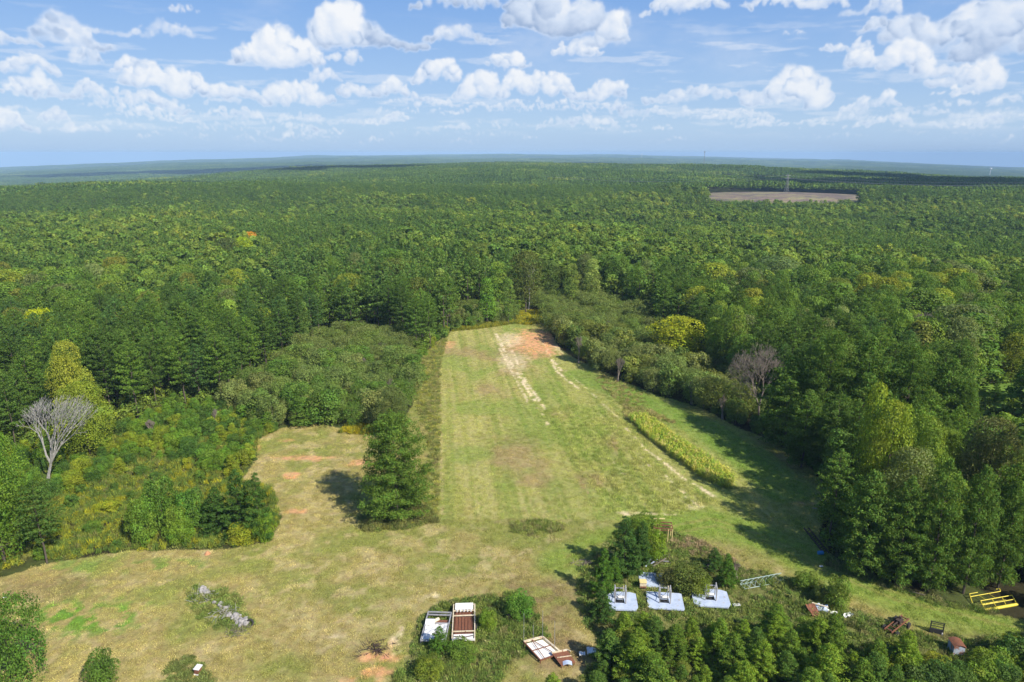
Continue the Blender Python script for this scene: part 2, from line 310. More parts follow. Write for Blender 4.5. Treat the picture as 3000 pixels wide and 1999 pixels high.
    return np.clip(out * np.where((op == 1)[..., None], np.array([1.18, 1.24, 1.22]), 1.0), 0, 1)

# ---------------------------------------------------------------- mesh helpers
MATS = {}
def mesh_np(name, V, F, mat, attrs=None, smooth=False, Q=4):
    """V (n,3), F (m,Q) all quads or all tris"""
    me = bpy.data.meshes.new(name)
    V = np.asarray(V, np.float32); F = np.asarray(F, np.int32)
    me.vertices.add(len(V)); me.vertices.foreach_set('co', V.ravel())
    me.loops.add(F.size); me.loops.foreach_set('vertex_index', F.ravel())
    me.polygons.add(len(F)); me.polygons.foreach_set('loop_start', np.arange(0, F.size, F.shape[1], dtype=np.int32))
    me.polygons.foreach_set('loop_total', np.full(len(F), F.shape[1], np.int32))
    if smooth: me.polygons.foreach_set('use_smooth', np.ones(len(F), bool))
    me.update(calc_edges=True)
    for k, a in (attrs or {}).items():
        if a.ndim == 1:
            at = me.attributes.new(k, 'FLOAT', 'POINT'); at.data.foreach_set('value', a.astype(np.float32))
        else:
            at = me.attributes.new(k, 'FLOAT_COLOR', 'POINT'); c = np.ones((len(a), 4), np.float32); c[:, :3] = a; at.data.foreach_set('color', c.ravel())
    if mat: me.materials.append(mat)
    return me
class MB:
    """collects shapes, built as ONE mesh"""
    def __init__(s): s.v = []; s.f = []; s.m = []
    def add(s, vs, fs, mi=0):
        o = len(s.v); s.v += [tuple(v) for v in vs]; s.f += [tuple(i + o for i in f) for f in fs]; s.m += [mi] * len(fs)
    def box(s, c, d, rot=(0, 0, 0), mi=0, taper=1.0):
        M = Euler(rot).to_matrix(); c = Vector(c); vs = []
        for k in (-1, 1):
            t = taper if k > 0 else 1
            for a, b in ((-1, -1), (1, -1), (1, 1), (-1, 1)):
                vs.append(c + M @ Vector((a * d[0] / 2 * t, b * d[1] / 2 * t, k * d[2] / 2)))
        s.add(vs, [(3, 2, 1, 0), (4, 5, 6, 7), (0, 1, 5, 4), (1, 2, 6, 5), (2, 3, 7, 6), (3, 0, 4, 7)], mi)
    def bar(s, a, b, r0, r1=None, n=6, mi=0, cap=True):
        a = Vector(a); b = Vector(b); r1 = r0 if r1 is None else r1
        d = (b - a); q = d.to_track_quat('Z', 'Y'); vs = []
        for p, r in ((a, r0), (b, r1)):
            for i in range(n):
                t = 2 * math.pi * (i + .5) / n; vs.append(p + q @ Vector((math.cos(t) * r, math.sin(t) * r, 0)))
        fs = [(i, (i + 1) % n, n + (i + 1) % n, n + i) for i in range(n)]
        if cap: fs += [tuple(range(n - 1, -1, -1)), tuple(range(n, 2 * n))]
        s.add(vs, fs, mi)
    def beam(s, a, b, w, h, mi=0):
        a = Vector(a); b = Vector(b); d = b - a; L = d.length; q = d.to_track_quat('X', 'Z'); c = (a + b) / 2; vs = []
        for k in (-1, 1):
            for y, z in ((-1, -1), (1, -1), (1, 1), (-1, 1)):
                vs.append(c + q @ Vector((k * L / 2, y * w / 2, z * h / 2)))
        s.add(vs, [(3, 2, 1, 0), (4, 5, 6, 7), (0, 1, 5, 4), (1, 2, 6, 5), (2, 3, 7, 6), (3, 0, 4, 7)], mi)
    def sheet(s, f, nu, nv, t=.02, mi=0):
        vs = []; 
        for k in (0, 1):
            for i in range(nu + 1):
                for j in range(nv + 1):
                    p = Vector(f(i / nu, j / nv)); p.z -= k * t; vs.append(p)
        o = (nu + 1) * (nv + 1); fs = []
        for i in range(nu):
            for j in range(nv):
                a = i * (nv + 1) + j; q = (a, a + nv + 1, a + nv + 2, a + 1); fs.append(q); fs.append(tuple(o + k for k in reversed(q)))
        for i in range(nu):
            for j in (0, nv):
                a = i * (nv + 1) + j; b = a + nv + 1; fs.append((a, b, b + o, a + o) if j else (b, a, a + o, b + o))
        for j in range(nv):
            for i in (0, nu):
                a = i * (nv + 1) + j; b = a + 1; fs.append((b, a, a + o, b + o) if i else (a, b, b + o, a + o))
        s.add(vs, fs, mi)
    def mesh(s, name, mats):
        me = bpy.data.meshes.new(name); me.from_pydata(s.v, [], s.f); me.update()
        for m in (mats if isinstance(mats, (list, tuple)) else [mats]): me.materials.append(m)
        me.polygons.foreach_set('material_index', s.m)
        return me
    def obj(s, name, mats, parent=None):
        o = bpy.data.objects.new(name, s.mesh(name, mats)); COL.objects.link(o)
        if parent: o.parent = parent
        return o
def tag(o, label=None, cat=None, group=None, kind=None):
    if label: o['label'] = label
    if cat: o['category'] = cat
    if group: o['group'] = group
    if kind: o['kind'] = kind
    return o
def empty(name, loc, rz=0, label=None, cat=None, group=None):
    o = bpy.data.objects.new(name, None); COL.objects.link(o); o.location = loc; o.rotation_euler = (0, 0, rz); o.empty_display_size = .5
    return tag(o, label, cat, group)
def link(name, me, parent=None, loc=None):
    o = bpy.data.objects.new(name, me); COL.objects.link(o)
    if parent: o.parent = parent
    if loc: o.location = loc
    return o

# ---------------------------------------------------------------- materials
class NT:
    def __init__(s, name):
        s.m = bpy.data.materials.new(name); s.m.use_nodes = True; s.t = s.m.node_tree; s.t.nodes.clear()
        s.out = s.n('ShaderNodeOutputMaterial')
    def n(s, t, **k):
        x = s.t.nodes.new(t)
        for a, b in k.items(): setattr(x, a, b)
        return x
    def l(s, a, b): s.t.links.new(a, b)
    def put(s, sock, v):
        if isinstance(v, bpy.types.NodeSocket): s.l(v, sock)
        else: sock.default_value = v
    def math(s, op, a, b=0.0):
        x = s.n('ShaderNodeMath', operation=op); s.put(x.inputs[0], a); s.put(x.inputs[1], b); return x.outputs[0]
    def mix(s, f, a, b, bt='MIX'):
        x = s.n('ShaderNodeMix', data_type='RGBA', blend_type=bt); s.put(x.inputs[0], f); s.put(x.inputs[6], a); s.put(x.inputs[7], b); return x.outputs[2]
    def ramp(s, f, stops, interp='LINEAR'):
        x = s.n('ShaderNodeValToRGB'); s.put(x.inputs[0], f); e = x.color_ramp; e.interpolation = interp
        while len(e.elements) < len(stops): e.elements.new(.5)
        for el, (p, c) in zip(e.elements, stops): el.position = p; el.color = tuple(c) + ((1,) if len(c) == 3 else ())
        return x.outputs[0]
    def noise(s, scale, detail=4, rough=.5, vec=None, w='Fac'):
        x = s.n('ShaderNodeTexNoise'); x.inputs['Scale'].default_value = scale; x.inputs['Detail'].default_value = detail; x.inputs['Roughness'].default_value = rough
        if vec is not None: s.l(vec, x.inputs['Vector'])
        return x.outputs[w]
    def attr(s, name, typ='GEOMETRY'):
        x = s.n('ShaderNodeAttribute', attribute_name=name, attribute_type=typ); return x
    def pos(s): return s.n('ShaderNodeNewGeometry').outputs['Position']
    def objc(s): return s.n('ShaderNodeTexCoord').outputs['Object']
LEAF_GAIN = (1.90, 1.92, 1.20, 1)        # one gain over all leaf colours, tuned by eye to brighten and warm them
def leaf_mat(name, stops, sat=1.0, rough=.62, trans=.30, tone=.55, spec=.25):
    """leaves: a hue for each tree (its own colour, or a draw from the ramp), varied clump by clump"""
    t = NT(name); oi = t.n('ShaderNodeObjectInfo')
    stand = t.noise(.0065, 2, .5, oi.outputs['Location'])
    rr_ = t.math('FRACT', t.math('ADD', t.math('MULTIPLY', oi.outputs['Random'], 7.13), t.attr('tree_draw').outputs['Fac']))
    rnd = t.math('ADD', t.math('MULTIPLY', t.math('POWER', rr_, 1.6), .55), t.math('MULTIPLY', t.math('SUBTRACT', stand, .34), 1.7))
    base = t.mix(1.0, t.mix(oi.outputs['Alpha'], t.ramp(rnd, stops), oi.outputs['Color']), LEAF_GAIN, 'MULTIPLY')
    tn = t.attr('tone').outputs['Fac']
    br = t.math('ADD', t.math('MULTIPLY', tn, 2 * tone), 1 - tone)
    hs = t.n('ShaderNodeHueSaturation'); t.l(base, hs.inputs['Color']); t.l(br, hs.inputs['Value'])
    t.l(t.math('ADD', t.math('MULTIPLY', t.attr('hue').outputs['Fac'], .05), .475), hs.inputs['Hue']); hs.inputs['Saturation'].default_value = sat
    p = t.n('ShaderNodeBsdfPrincipled'); t.l(hs.outputs[0], p.inputs['Base Color']); p.inputs['Roughness'].default_value = rough; p.inputs['Specular IOR Level'].default_value = spec
    tr = t.n('ShaderNodeBsdfTranslucent'); t.l(t.mix(1.0, hs.outputs[0], (1.35, 1.25, .55, 1), 'MULTIPLY'), tr.inputs[0])
    mx = t.n('ShaderNodeMixShader'); mx.inputs[0].default_value = trans; t.l(p.outputs[0], mx.inputs[1]); t.l(tr.outputs[0], mx.inputs[2]); t.l(mx.outputs[0], t.out.inputs[0])
    MATS[name] = t.m; return t.m
BROAD = [(0, (.050, .086, .022)), (.25, (.068, .108, .024)), (.45, (.084, .126, .027)), (.6, (.098, .140, .029)), (.78, (.114, .154, .033)), (.92, (.134, .166, .036)), (1, (.165, .182, .028))]
PINE = [(0, (.046, .084, .030)), (.35, (.058, .100, .032)), (.65, (.072, .118, .033)), (1, (.088, .134, .034))]
SCRUB = [(0, (.085, .110, .042)), (.4, (.100, .125, .050)), (.7, (.080, .115, .030)), (1, (.100, .120, .050))]
leaf_mat('broadleaf_foliage', BROAD, trans=.38)
leaf_mat('pine_needles', PINE, rough=.7, trans=.38, spec=.12)
leaf_mat('scrub_foliage', SCRUB, trans=.36)
def weed_mat(name, instancer=True):
    t = NT(name); a = t.attr('col', 'INSTANCER' if instancer else 'GEOMETRY')
    tn = t.math('ADD', t.math('MULTIPLY', t.attr('tone').outputs['Fac'], 1.3), .95)
    hs = t.n('ShaderNodeHueSaturation'); t.l(a.outputs['Color'], hs.inputs['Color']); t.l(tn, hs.inputs['Value'])
    p = t.n('ShaderNodeBsdfPrincipled'); t.l(hs.outputs[0], p.inputs['Base Color']); p.inputs['Roughness'].default_value = .75; p.inputs['Specular IOR Level'].default_value = .15
    tr = t.n('ShaderNodeBsdfTranslucent'); t.l(hs.outputs[0], tr.inputs[0])
    mx = t.n('ShaderNodeMixShader'); mx.inputs[0].default_value = .25; t.l(p.outputs[0], mx.inputs[1]); t.l(tr.outputs[0], mx.inputs[2]); t.l(mx.outputs[0], t.out.inputs[0])
    MATS[name] = t.m
weed_mat('grass_blades')
def solid(name, c1, c2=None, scale=3.0, rough=.6, metal=0.0, c3=None, stain=.6, bump=.0):
    t = NT(name); o = t.objc(); c2 = c2 or tuple(v * .7 for v in c1)
    f = t.noise(scale, 6, .62, o)
    col = t.mix(t.ramp(f, [(.38, (0, 0, 0)), (.62, (1, 1, 1))]), c1 + (1,), c2 + (1,))
    if c3: col = t.mix(t.ramp(t.noise(scale * .45 + .3, 8, .68, o), [(stain, (0, 0, 0)), (stain + .06, (1, 1, 1))]), col, c3 + (1,))
    p = t.n('ShaderNodeBsdfPrincipled'); t.l(col, p.inputs['Base Color']); p.inputs['Roughness'].default_value = rough; p.inputs['Metallic'].default_value = metal
    if bump:
        b = t.n('ShaderNodeBump'); b.inputs['Strength'].default_value = bump; t.l(t.noise(scale * 5, 5, .6, o), b.inputs['Height']); t.l(b.outputs[0], p.inputs['Normal'])
    t.l(p.outputs[0], t.out.inputs[0]); MATS[name] = t.m; return t.m
solid('bark', (.105, .085, .065), (.06, .045, .034), 5, .9, bump=.4)
solid('pale_bark', (.34, .31, .27), (.22, .195, .165), 4, .9)
solid('dead_wood', (.38, .37, .345), (.22, .21, .19), 3, .85)
solid('brown_twigs', (.22, .185, .15), (.15, .12, .095), 6, .9)
solid('faded_sheet_metal', (.46, .53, .66), (.36, .43, .56), 1.3, .55, .0, (.36, .33, .30), .63)
solid('galvanised_steel', (.42, .42, .43), (.30, .30, .31), 3, .5, .3, (.28, .19, .13), .62)
solid('cream_paint', (.66, .58, .42), (.52, .43, .29), 3, .6, 0, (.26, .10, .045), .56)
solid('white_paint', (.72, .72, .70), (.58, .58, .57), 2, .55, 0, (.28, .16, .10), .66)
solid('rust', (.20, .075, .036), (.125, .050, .028), 5, .85, 0, (.27, .13, .07), .6)
solid('dark_rust', (.060, .035, .026), (.035, .024, .020), 5, .85, 0, (.12, .055, .03), .58)
solid('black_steel', (.018, .019, .024), (.03, .03, .034), 5, .5)
solid('tyre_rubber', (.02, .02, .02), (.035, .033, .03), 9, .85)
solid('yellow_paint', (.66, .56, .05), (.56, .45, .045), 4, .5, 0, (.22, .14, .05), .70)
solid('yellow_cream', (.72, .60, .28), (.60, .48, .20), 4, .6)
solid('teal_paint', (.30, .42, .38), (.42, .50, .46), 3, .6, 0, (.20, .20, .16), .6)
solid('blue_plastic', (.03, .22, .50), (.04, .28, .58), 5, .4)
solid('rock', (.36, .34, .32), (.20, .19, .18), 2.5, .9, 0, (.12, .13, .08), .58, bump=.5)
solid('grey_board', (.34, .34, .36), (.22, .22, .23), 5, .8)
solid('charred_wood', (.035, .022, .020), (.07, .04, .032), 6, .9)
solid('lattice_steel', (.27, .27, .26), (.20, .20, .20), .5, .5)
solid('clay', (.47, .235, .12), (.40, .19, .09), 3, .95, bump=.5)
solid('tarnished_tank', (.36, .42, .50), (.28, .33, .40), 2.5, .5, 0, (.22, .09, .05), .52)

# ground sheet material
def ground_mat():
    t = NT('ground_cover'); a = t.attr('soil'); P = t.pos()
    n1 = t.noise(1.1, 6, .72, P); n2 = t.noise(5.0, 5, .8, P)
    f = t.math('ADD', t.math('MULTIPLY', n1, .9), t.math('MULTIPLY', n2, .9))
    br = t.n('ShaderNodeMapRange'); t.l(f, br.inputs[0]); br.inputs[1].default_value = .55; br.inputs[2].default_value = 1.25; br.inputs[3].default_value = .36; br.inputs[4].default_value = 1.64
    hs = t.n('ShaderNodeHueSaturation'); t.l(a.outputs['Color'], hs.inputs['Color']); t.l(br.outputs[0], hs.inputs['Value'])
    t.l(t.math('ADD', t.math('MULTIPLY', t.noise(.8, 5, .7, P), .10), .45), hs.inputs['Hue'])
    p = t.n('ShaderNodeBsdfPrincipled'); t.l(hs.outputs[0], p.inputs['Base Color']); p.inputs['Roughness'].default_value = .95; p.inputs['Specular IOR Level'].default_value = .05
    b = t.n('ShaderNodeBump'); b.inputs['Strength'].default_value = .55; b.inputs['Distance'].default_value = .12; t.l(n2, b.inputs['Height']); t.l(b.outputs[0], p.inputs['Normal'])
    t.l(p.outputs[0], t.out.inputs[0]); return t.m
def build_ground():
    def axis(a, b, st, lo, hi, k, fine, lim):
        c = list(np.arange(a, b, st)); s = st; x = c[-1]
        while x < hi: s = min(s * k, fine if x < lim else 220); x += s; c.append(x)
        s = st; x = c[0]; pre = []
        while x > lo: s = min(s * k, 14 if x > -700 and lo < -9000 else 220); x -= s; pre.append(x)
        return np.array(pre[::-1] + c)
    xs = axis(-105, 115, .42, -15000, 15000, 1.07, 3.5, 530); ys = axis(52, 262, .42, -3000, 18000, 1.06, 4.5, 1090)
    X, Y = np.meshgrid(xs, ys); Z = hill(X, Y)
    nearf = 1 - sst(150, 260, np.hypot(X, Y))
    Z = Z + (N2.f(X / 3, Y / 3, 3) - .5) * .22 * nearf + (N3.f(X / 14, Y / 14, 2) - .5) * .7 * nearf
    col = ground_colour(X, Y)
    ny, nx = X.shape; idx = np.arange(nx * ny).reshape(ny, nx)
    F = np.stack([idx[:-1, :-1], idx[:-1, 1:], idx[1:, 1:], idx[1:, :-1]], -1).reshape(-1, 4)
    me = mesh_np('ground', np.stack([X, Y, Z], -1).reshape(-1, 3), F, ground_mat(), {'soil': col.reshape(-1, 3)}, smooth=True)
    o = link('ground', me); tag(o, 'mown field and forest floor rolling out to the horizon', kind='structure')
build_ground()

# ---------------------------------------------------------------- foliage generators (numpy)
def unit(v): return v / np.maximum(np.linalg.norm(v, axis=-1, keepdims=True), 1e-6)
def leaf_quads(P, Nn, size, rs, aspect=1.0, tone=None, hue=None):
    n = len(P); t = unit(np.cross(Nn, rs.normal(size=(n, 3)))); b = np.cross(Nn, t)
    s = (size * rs.uniform(.6, 1.4, n))[:, None]; a = s * aspect
    j = lambda: rs.uniform(.55, 1.1, (n, 1))
    V = np.stack([P - t * s * j() * .6, P - b * a * j() * .6 + Nn * s * .15, P + t * s * j() * .6, P + b * a * j() * .6 + Nn * s * .15], 1)
    F = np.arange(4 * n).reshape(n, 4)
    tone = rs.rand(n) if tone is None else tone; hue = rs.rand(n) if hue is None else hue
    return V.reshape(-1, 3), F, np.repeat(tone, 4), np.repeat(hue, 4)
def lobes_crown(rs, lobes, n, size, jit=.55, fill=.78):
    """lobes: (k,4) xyz r (z flattened .8). leaves on the shells of the lobes, facing out"""
    L = np.array(lobes); w = L[:, 3] ** 2; k = rs.choice(len(L), n, p=w / w.sum())
    d = unit(rs.normal(size=(n, 3))); d[:, 2] = np.where(rs.rand(n) < .6, np.abs(d[:, 2]), d[:, 2])
    rr = L[k, 3] * rs.uniform(fill, 1.10, n)
    P = L[k, :3] + d * rr[:, None] * np.array([1, 1, .82])
    keep = np.ones(n, bool)
    for i in range(len(L)):
        q = np.linalg.norm((P - L[i, :3]) / np.array([1, 1, .82]), axis=1) / L[i, 3]
        keep &= ~((q < .62) & (k != i))
    P = P[keep]; d = d[keep]; k = k[keep]; m = len(P)
    Nn = unit(d + rs.normal(size=(m, 3)) * jit)
    lt = rs.rand(len(L)) * .5 + .25; lh = rs.rand(len(L))
    tone = np.clip(lt[k] + (rs.rand(m) - .5) * .5, 0, 1); hue = np.clip(lh[k] * .6 + rs.rand(m) * .4, 0, 1)
    Nn = unit(Nn + np.array([0, 0, .18])); return leaf_quads(P, Nn, size, rs, 1.0, tone, hue)
def broad_lobes(rs, h, r, base=.28, form='round', n=22):
    out = []
    zc0 = h * base; hc = h - zc0
    for i in range(n):
        t = (i + rs.rand()) / n
        if form == 'round': rad = math.sin(math.pi * (t * .86 + .10)) ** .6
        elif form == 'column': rad = (.35 + .65 * math.sin(math.pi * (t * .8 + .12)))
        elif form == 'cone': rad = (1 - t) ** .75 * .95 + .12
        else: rad = .75 + .25 * math.sin(math.pi * t)
        a = i * 2.399 + rs.uniform(-.5, .5); q = rs.uniform(.25, 1.0) ** .6
        lr = r * rs.uniform(.26, .42) * (.75 + .3 * rad) * (1.25 if form == 'column' else 1.1 if form == 'cone' else 1)
        d = max(0, r * rad - lr * .7) * q
        z = min(zc0 + hc * t, h - lr * .8)
        out.append((d * math.cos(a), d * math.sin(a), max(z, lr * .6), lr))
    out.append((0, 0, h - r * .24, r * .26))
    return out
def trunk_mb(h, r, rs, limbs=5, crown=.35, spread=.5):
    mb = MB(); pts = [Vector((0, 0, -.3))]; n = 5
    for i in range(1, n + 1): pts.append(Vector((rs.uniform(-1, 1) * h * .012, rs.uniform(-1, 1) * h * .012, h * i / n)))
    for i in range(n):
        mb.bar(pts[i], pts[i + 1], r * (1 - i / n * .85), r * (1 - (i + 1) / n * .85), 7, cap=False)
    for k in range(limbs):
        t = crown + (1 - crown) * (k + .3) / limbs * .85; p = Vector((0, 0, h * t)); a = k * 2.4 + rs.rand()
        L = h * spread * (1 - t * .7) * .6; e = p + Vector((math.cos(a) * L, math.sin(a) * L, L * .55))
        m = (p + e) / 2 + Vector((0, 0, -L * .05))
        mb.bar(p, m, r * .35, r * .22, 5, cap=False); mb.bar(m, e, r * .22, r * .07, 5, cap=False)
    return mb
def pine_crown(rs, h, r, base=.25, nb=60, tuft=.55, q=14, form='mature', leaf=.30, asp=.55):
    """branches in loose whorls that carry needle tufts; returns leaf arrays"""
    C = []; D = []; T = []
    for i in range(nb):
        t = (i + rs.rand() * .8) / nb; z = h * (base + (1 - base) * t * .985)
        if form == 'mature': L = r * (math.sin(math.pi * min(1, t * .78 + .24)) ** .75) * rs.uniform(.7, 1.08)
        elif form == 'open': L = r * min(1.0, (1.03 - t) ** .50 * 1.08) * (0.70 + .3 * min(1, t * 4)) * rs.uniform(.66, 1.12)
        else: L = r * (1.03 - t) ** .8 * rs.uniform(.75, 1.1)
        a = i * 2.399 + rs.uniform(-.4, .4); up = rs.uniform(-.02, .30) + .45 * t
        ns = max(1, int(L / (tuft * .62)))
        lt = rs.uniform(.2, .8)
        for s in range(ns):
            f = 1 - s / max(1, ns) * .82
            sw = rs.normal() * .16 * L * f
            x = L * f * math.cos(a) - sw * math.sin(a); y = L * f * math.sin(a) + sw * math.cos(a)
            C.append((x, y, z + L * f * up * .8 + rs.normal() * .12 * tuft + .10 * L * f * f)); D.append((math.cos(a), math.sin(a), .55)); T.append(lt)
    C.append((0, 0, h)); D.append((0, 0, 1)); T.append(.6); C.append((0, 0, h - tuft)); D.append((.1, 0, 1)); T.append(.6)
    C = np.array(C); D = unit(np.array(D)); T = np.array(T); n = len(C); k = np.repeat(np.arange(n), q); m = len(k)
    d = unit(rs.normal(size=(m, 3)) + D[k] * .5 + np.array([0, 0, .45]))
    P = C[k] + d * (tuft * rs.uniform(.35, 1.0, m))[:, None] * np.array([1, 1, .62])
    Nn = unit(d * .8 + rs.normal(size=(m, 3)) * .55)
    tone = np.clip(T[k] * .6 + rs.rand(m) * .4, 0, 1)
    return leaf_quads(P, Nn, leaf, rs, asp, tone, rs.rand(m))
def join(parts):
    V = []; F = []; T = []; H = []; o = 0
    for v, f, t, h in parts:
        V.append(v); F.append(f + o); T.append(t); H.append(h); o += len(v)
    return np.concatenate(V), np.concatenate(F), np.concatenate(T), np.concatenate(H)
def crown_mesh(name, arr, mat, extra=None):
    V, F, T, H = arr; at = {'tone': T, 'hue': H}
    if extra is not None: at['tree_draw'] = extra
    return mesh_np(name, V, F, MATS[mat], at)
def lumpy_trunk_arr(h, r):
    mb = MB(); mb.bar((0, 0, -1), (0, 0, h), r, r * .4, 4, cap=False); V = np.array(mb.v); F = np.array(mb.f); return V, F, np.full(len(V), .3), np.full(len(V), .5)

RS = np.random.RandomState(2024)
# near / middle prototypes: unit records (crown mesh, trunk mesh, height, radius)
PROTO = {}
def mk_broad(key, h, r, form, nl, nleaf, size, base=.28, mat='broadleaf_foliage', bark='bark', tr=.28):
    rs = np.random.RandomState(abs(hash(key)) % 1 + sum(map(ord, key)) * 7)
    a = lobes_crown(rs, broad_lobes(rs, h, r, base, form, nl), nleaf, size)
    cm = crown_mesh('crown', a, mat); tm = trunk_mb(h * .82, tr, rs, 6, base * .9, r / h * 1.3).mesh('trunk', MATS[bark])
    PROTO.setdefault(key.rstrip('0123456789'), []).append((cm, tm, h, r, a))
def mk_pine(key, h, r, base, nb, tuft, q, form, leaf, tr=.22):
    rs = np.random.RandomState(sum(map(ord, key)) * 13)
    a = pine_crown(rs, h, r, base, nb, tuft, q, form, leaf, .36 if form != 'mature' else .45)
    cm = crown_mesh('crown', a, 'pine_needles'); tm = trunk_mb(h * .95, tr, rs, 10 if form == 'mature' else 14, max(base, .1), r / h * .9).mesh('trunk', MATS['bark'])
    PROTO.setdefault(key.rstrip('0123456789'), []).append((cm, tm, h, r, a))
for i in range(5): mk_broad('round%d' % i, 18, 6.2 + .3 * i, 'round', 32 + 4 * i, 8200, .38)
for i in range(3): mk_broad('column%d' % i, 21, 4.2, 'column', 34, 6500, .36, .18)
for i in range(2): mk_broad('cone%d' % i, 16, 4.0, 'cone', 34, 5600, .34, .12)
for i in range(4): mk_pine('pine%d' % i, 20, 3.7 + .25 * i, .30, 74, .66, 14, 'mature', .40)
for i in range(2): mk_pine('openpine%d' % i, 18.8, 6.3, .03, 112, .98, 54, 'open', .34, .34)
for i in range(3): mk_pine('fullpine%d' % i, 18, 4.2, .06, 105, .92, 34, 'mature', .36, .25)
for i in range(4): mk_pine('youngpine%d' % i, 5.5, 1.75, .03, 50 + 6 * i, .30, 38, 'young', .17, .08)
for i in range(4): mk_broad('bush%d' % i, 4.0, 2.4, 'dome', 16, 2600, .24, .02, tr=.08)
for i in range(4): mk_broad('scrub%d' % i, 6.5, 3.3, 'dome', 34, 5600, .19, .10, 'scrub_foliage', 'brown_twigs', .09)
# fine versions for the closest broadleaf trees
for i in range(3): mk_broad('fineround%d' % i, 20, 6.5, 'round', 60, 24000, .25, .12)
for i in range(3): mk_broad('finebush%d' % i, 4.0, 2.4, 'dome', 26, 7500, .15, .02, tr=.08)

for i in range(3): mk_broad('mound%d' % i, 8.0, 5.0, 'dome', 70, 26000, .19, .02, tr=.12)

def dead_tree(rs, h, spread, levels=6, up=.55, mat='dead_wood', r0=.30, thin=.022, first=.22, fork=3):
    mb = MB()
    def grow(p, d, L, r, lv):
        n = 2 if lv < 5 else 1
        q = p
        for s in range(n):
            d2 = (d + Vector((rs.normal(), rs.normal(), rs.normal() * .5)) * .10).normalized(); e = q + d2 * L / n
            mb.bar(q, e, r * (1 - .25 * s / n), r * (1 - .25 * (s + 1) / n), 5 if lv < 3 else 3, cap=False); q = e; d = d2
        if lv >= levels: return
        k = fork if lv == 0 else 3 if lv == 1 else (3 if rs.rand() < .5 else 2)
        a0 = rs.rand() * 6.3
        for i in range(k):
            a = a0 + i * 2 * math.pi / k + rs.uniform(-.5, .5); ax = d.orthogonal().normalized(); ax.rotate(Matrix.Rotation(a, 3, d))
            nd = (d + ax * spread * (1.5 if lv == 0 and fork > 3 else 1) * rs.uniform(.55, 1.1) + Vector((0, 0, up * .25))).normalized()
            grow(q, nd, L * rs.uniform(.66, .86), max(r * .62, thin), lv + 1)
    grow(Vector((0, 0, -.2)), Vector((0, 0, 1)), h * first, r0, 0)
    zs = max(v[2] for v in mb.v); k = h / zs
    mb.v = [(v[0] * k, v[1] * k, v[2] * k) for v in mb.v]
    return mb

# ---------------------------------------------------------------- survey helpers
def ground_at(px, py):
    """where the ray through a print pixel meets the terrain"""
    cx, cy = px - 1176.5, 784 - py
    d = np.array([cx, FPX * CP + cy * SP, -FPX * SP + cy * CP]); d /= np.linalg.norm(d)
    t = np.concatenate([np.arange(50, 900, 1.0), np.arange(900, 9000, 4.0)]); X = d[0] * t; Y = d[1] * t; Z = CAM_H + d[2] * t
    i = np.argmax(Z < hill(X, Y)); return X[i], Y[i]
def from_top(px, top, h):
    """foot of a tree of height h whose tip shows at a print pixel"""
    cx, cy = px - 1176.5, 784 - top
    d = np.array([cx, FPX * CP + cy * SP, -FPX * SP + cy * CP]); d /= np.linalg.norm(d)
    t = np.concatenate([np.arange(50, 900, 1.0), np.arange(900, 9000, 4.0)]); X = d[0] * t; Y = d[1] * t; Z = CAM_H + d[2] * t
    i = np.argmax(Z < hill(X, Y) + h); return X[i], Y[i]

PLACED = []          # x, y, r of trees placed by hand
COUNT = {}
def plant(kind, name, x, y, h, r, colour, label, cat, group, parts=True, pi=None, z=None, rot=None, trunkless=False):
    pr = PROTO[kind]; cm, tm, h0, r0, _ = pr[RS.randint(len(pr)) if pi is None else pi % len(pr)]
    z = hz1(x, y) if z is None else z
    if 'orange' not in label and 'brown' not in label: colour = (min(colour[0], .90 * colour[1]), colour[1], colour[2])
    sc = (r / r0, r / r0, h / h0); rz = RS.uniform(0, 6.28) if rot is None else rot
    root = empty(name, (x, y, z), rz, label, cat, group)
    if h < 9: root.rotation_euler = (RS.normal() * .05, RS.normal() * .05, rz)
    c = link('foliage' if name.endswith('bush') else 'crown', cm, root); c.scale = sc; c.color = tuple(colour) + (1,)
    t = link('trunk' if c.name.startswith('crown') else 'stem', tm, root); t.scale = (min(sc[0], sc[2]), min(sc[0], sc[2]), sc[2])
    return root
GREEN = (.068, .118, .021); DARK = (.040, .076, .018); YGRN = (.130, .165, .024); YEL = (.26, .215, .016); OLIVE = (.105, .120, .030); PALE = (.115, .160, .045); GREY = (.095, .110, .048)
PGREEN = (.048, .098, .022); PDARK = (.036, .074, .020); PBRT = (.070, .135, .026)

# ---------------------------------------------------------------- trees one can single out
def tree(kind, name, bpx, bpy_, top, hw, colour, label, cat='tree', group=None, pi=None, real_h=None):
    x, y = ground_at(bpx, bpy_)
    z = hz1(x, y)
    el = PITCH + math.degrees(math.atan((top - 784) / FPX))
    h = real_h or (CAM_H - y * math.tan(R(el)) - z)
    _, _, dep = proj(x, y, z + h * .5)
    r = hw * float(dep) / FPX
    PLACED.append((x, y, r * .8, h)); return plant(kind, name, x, y, h, r, colour, label, cat, group, pi=pi)
def treetop(kind, name, px, top, h, hw, colour, label, cat='tree', group=None, pi=None):
    x, y = from_top(px, top, h); z = hz1(x, y); _, _, dep = proj(x, y, z + h * .6); r = hw * float(dep) / FPX
    PLACED.append((x, y, r * .8, h)); return plant(kind, name, x, y, h, r, colour, label, cat, group, pi=pi)

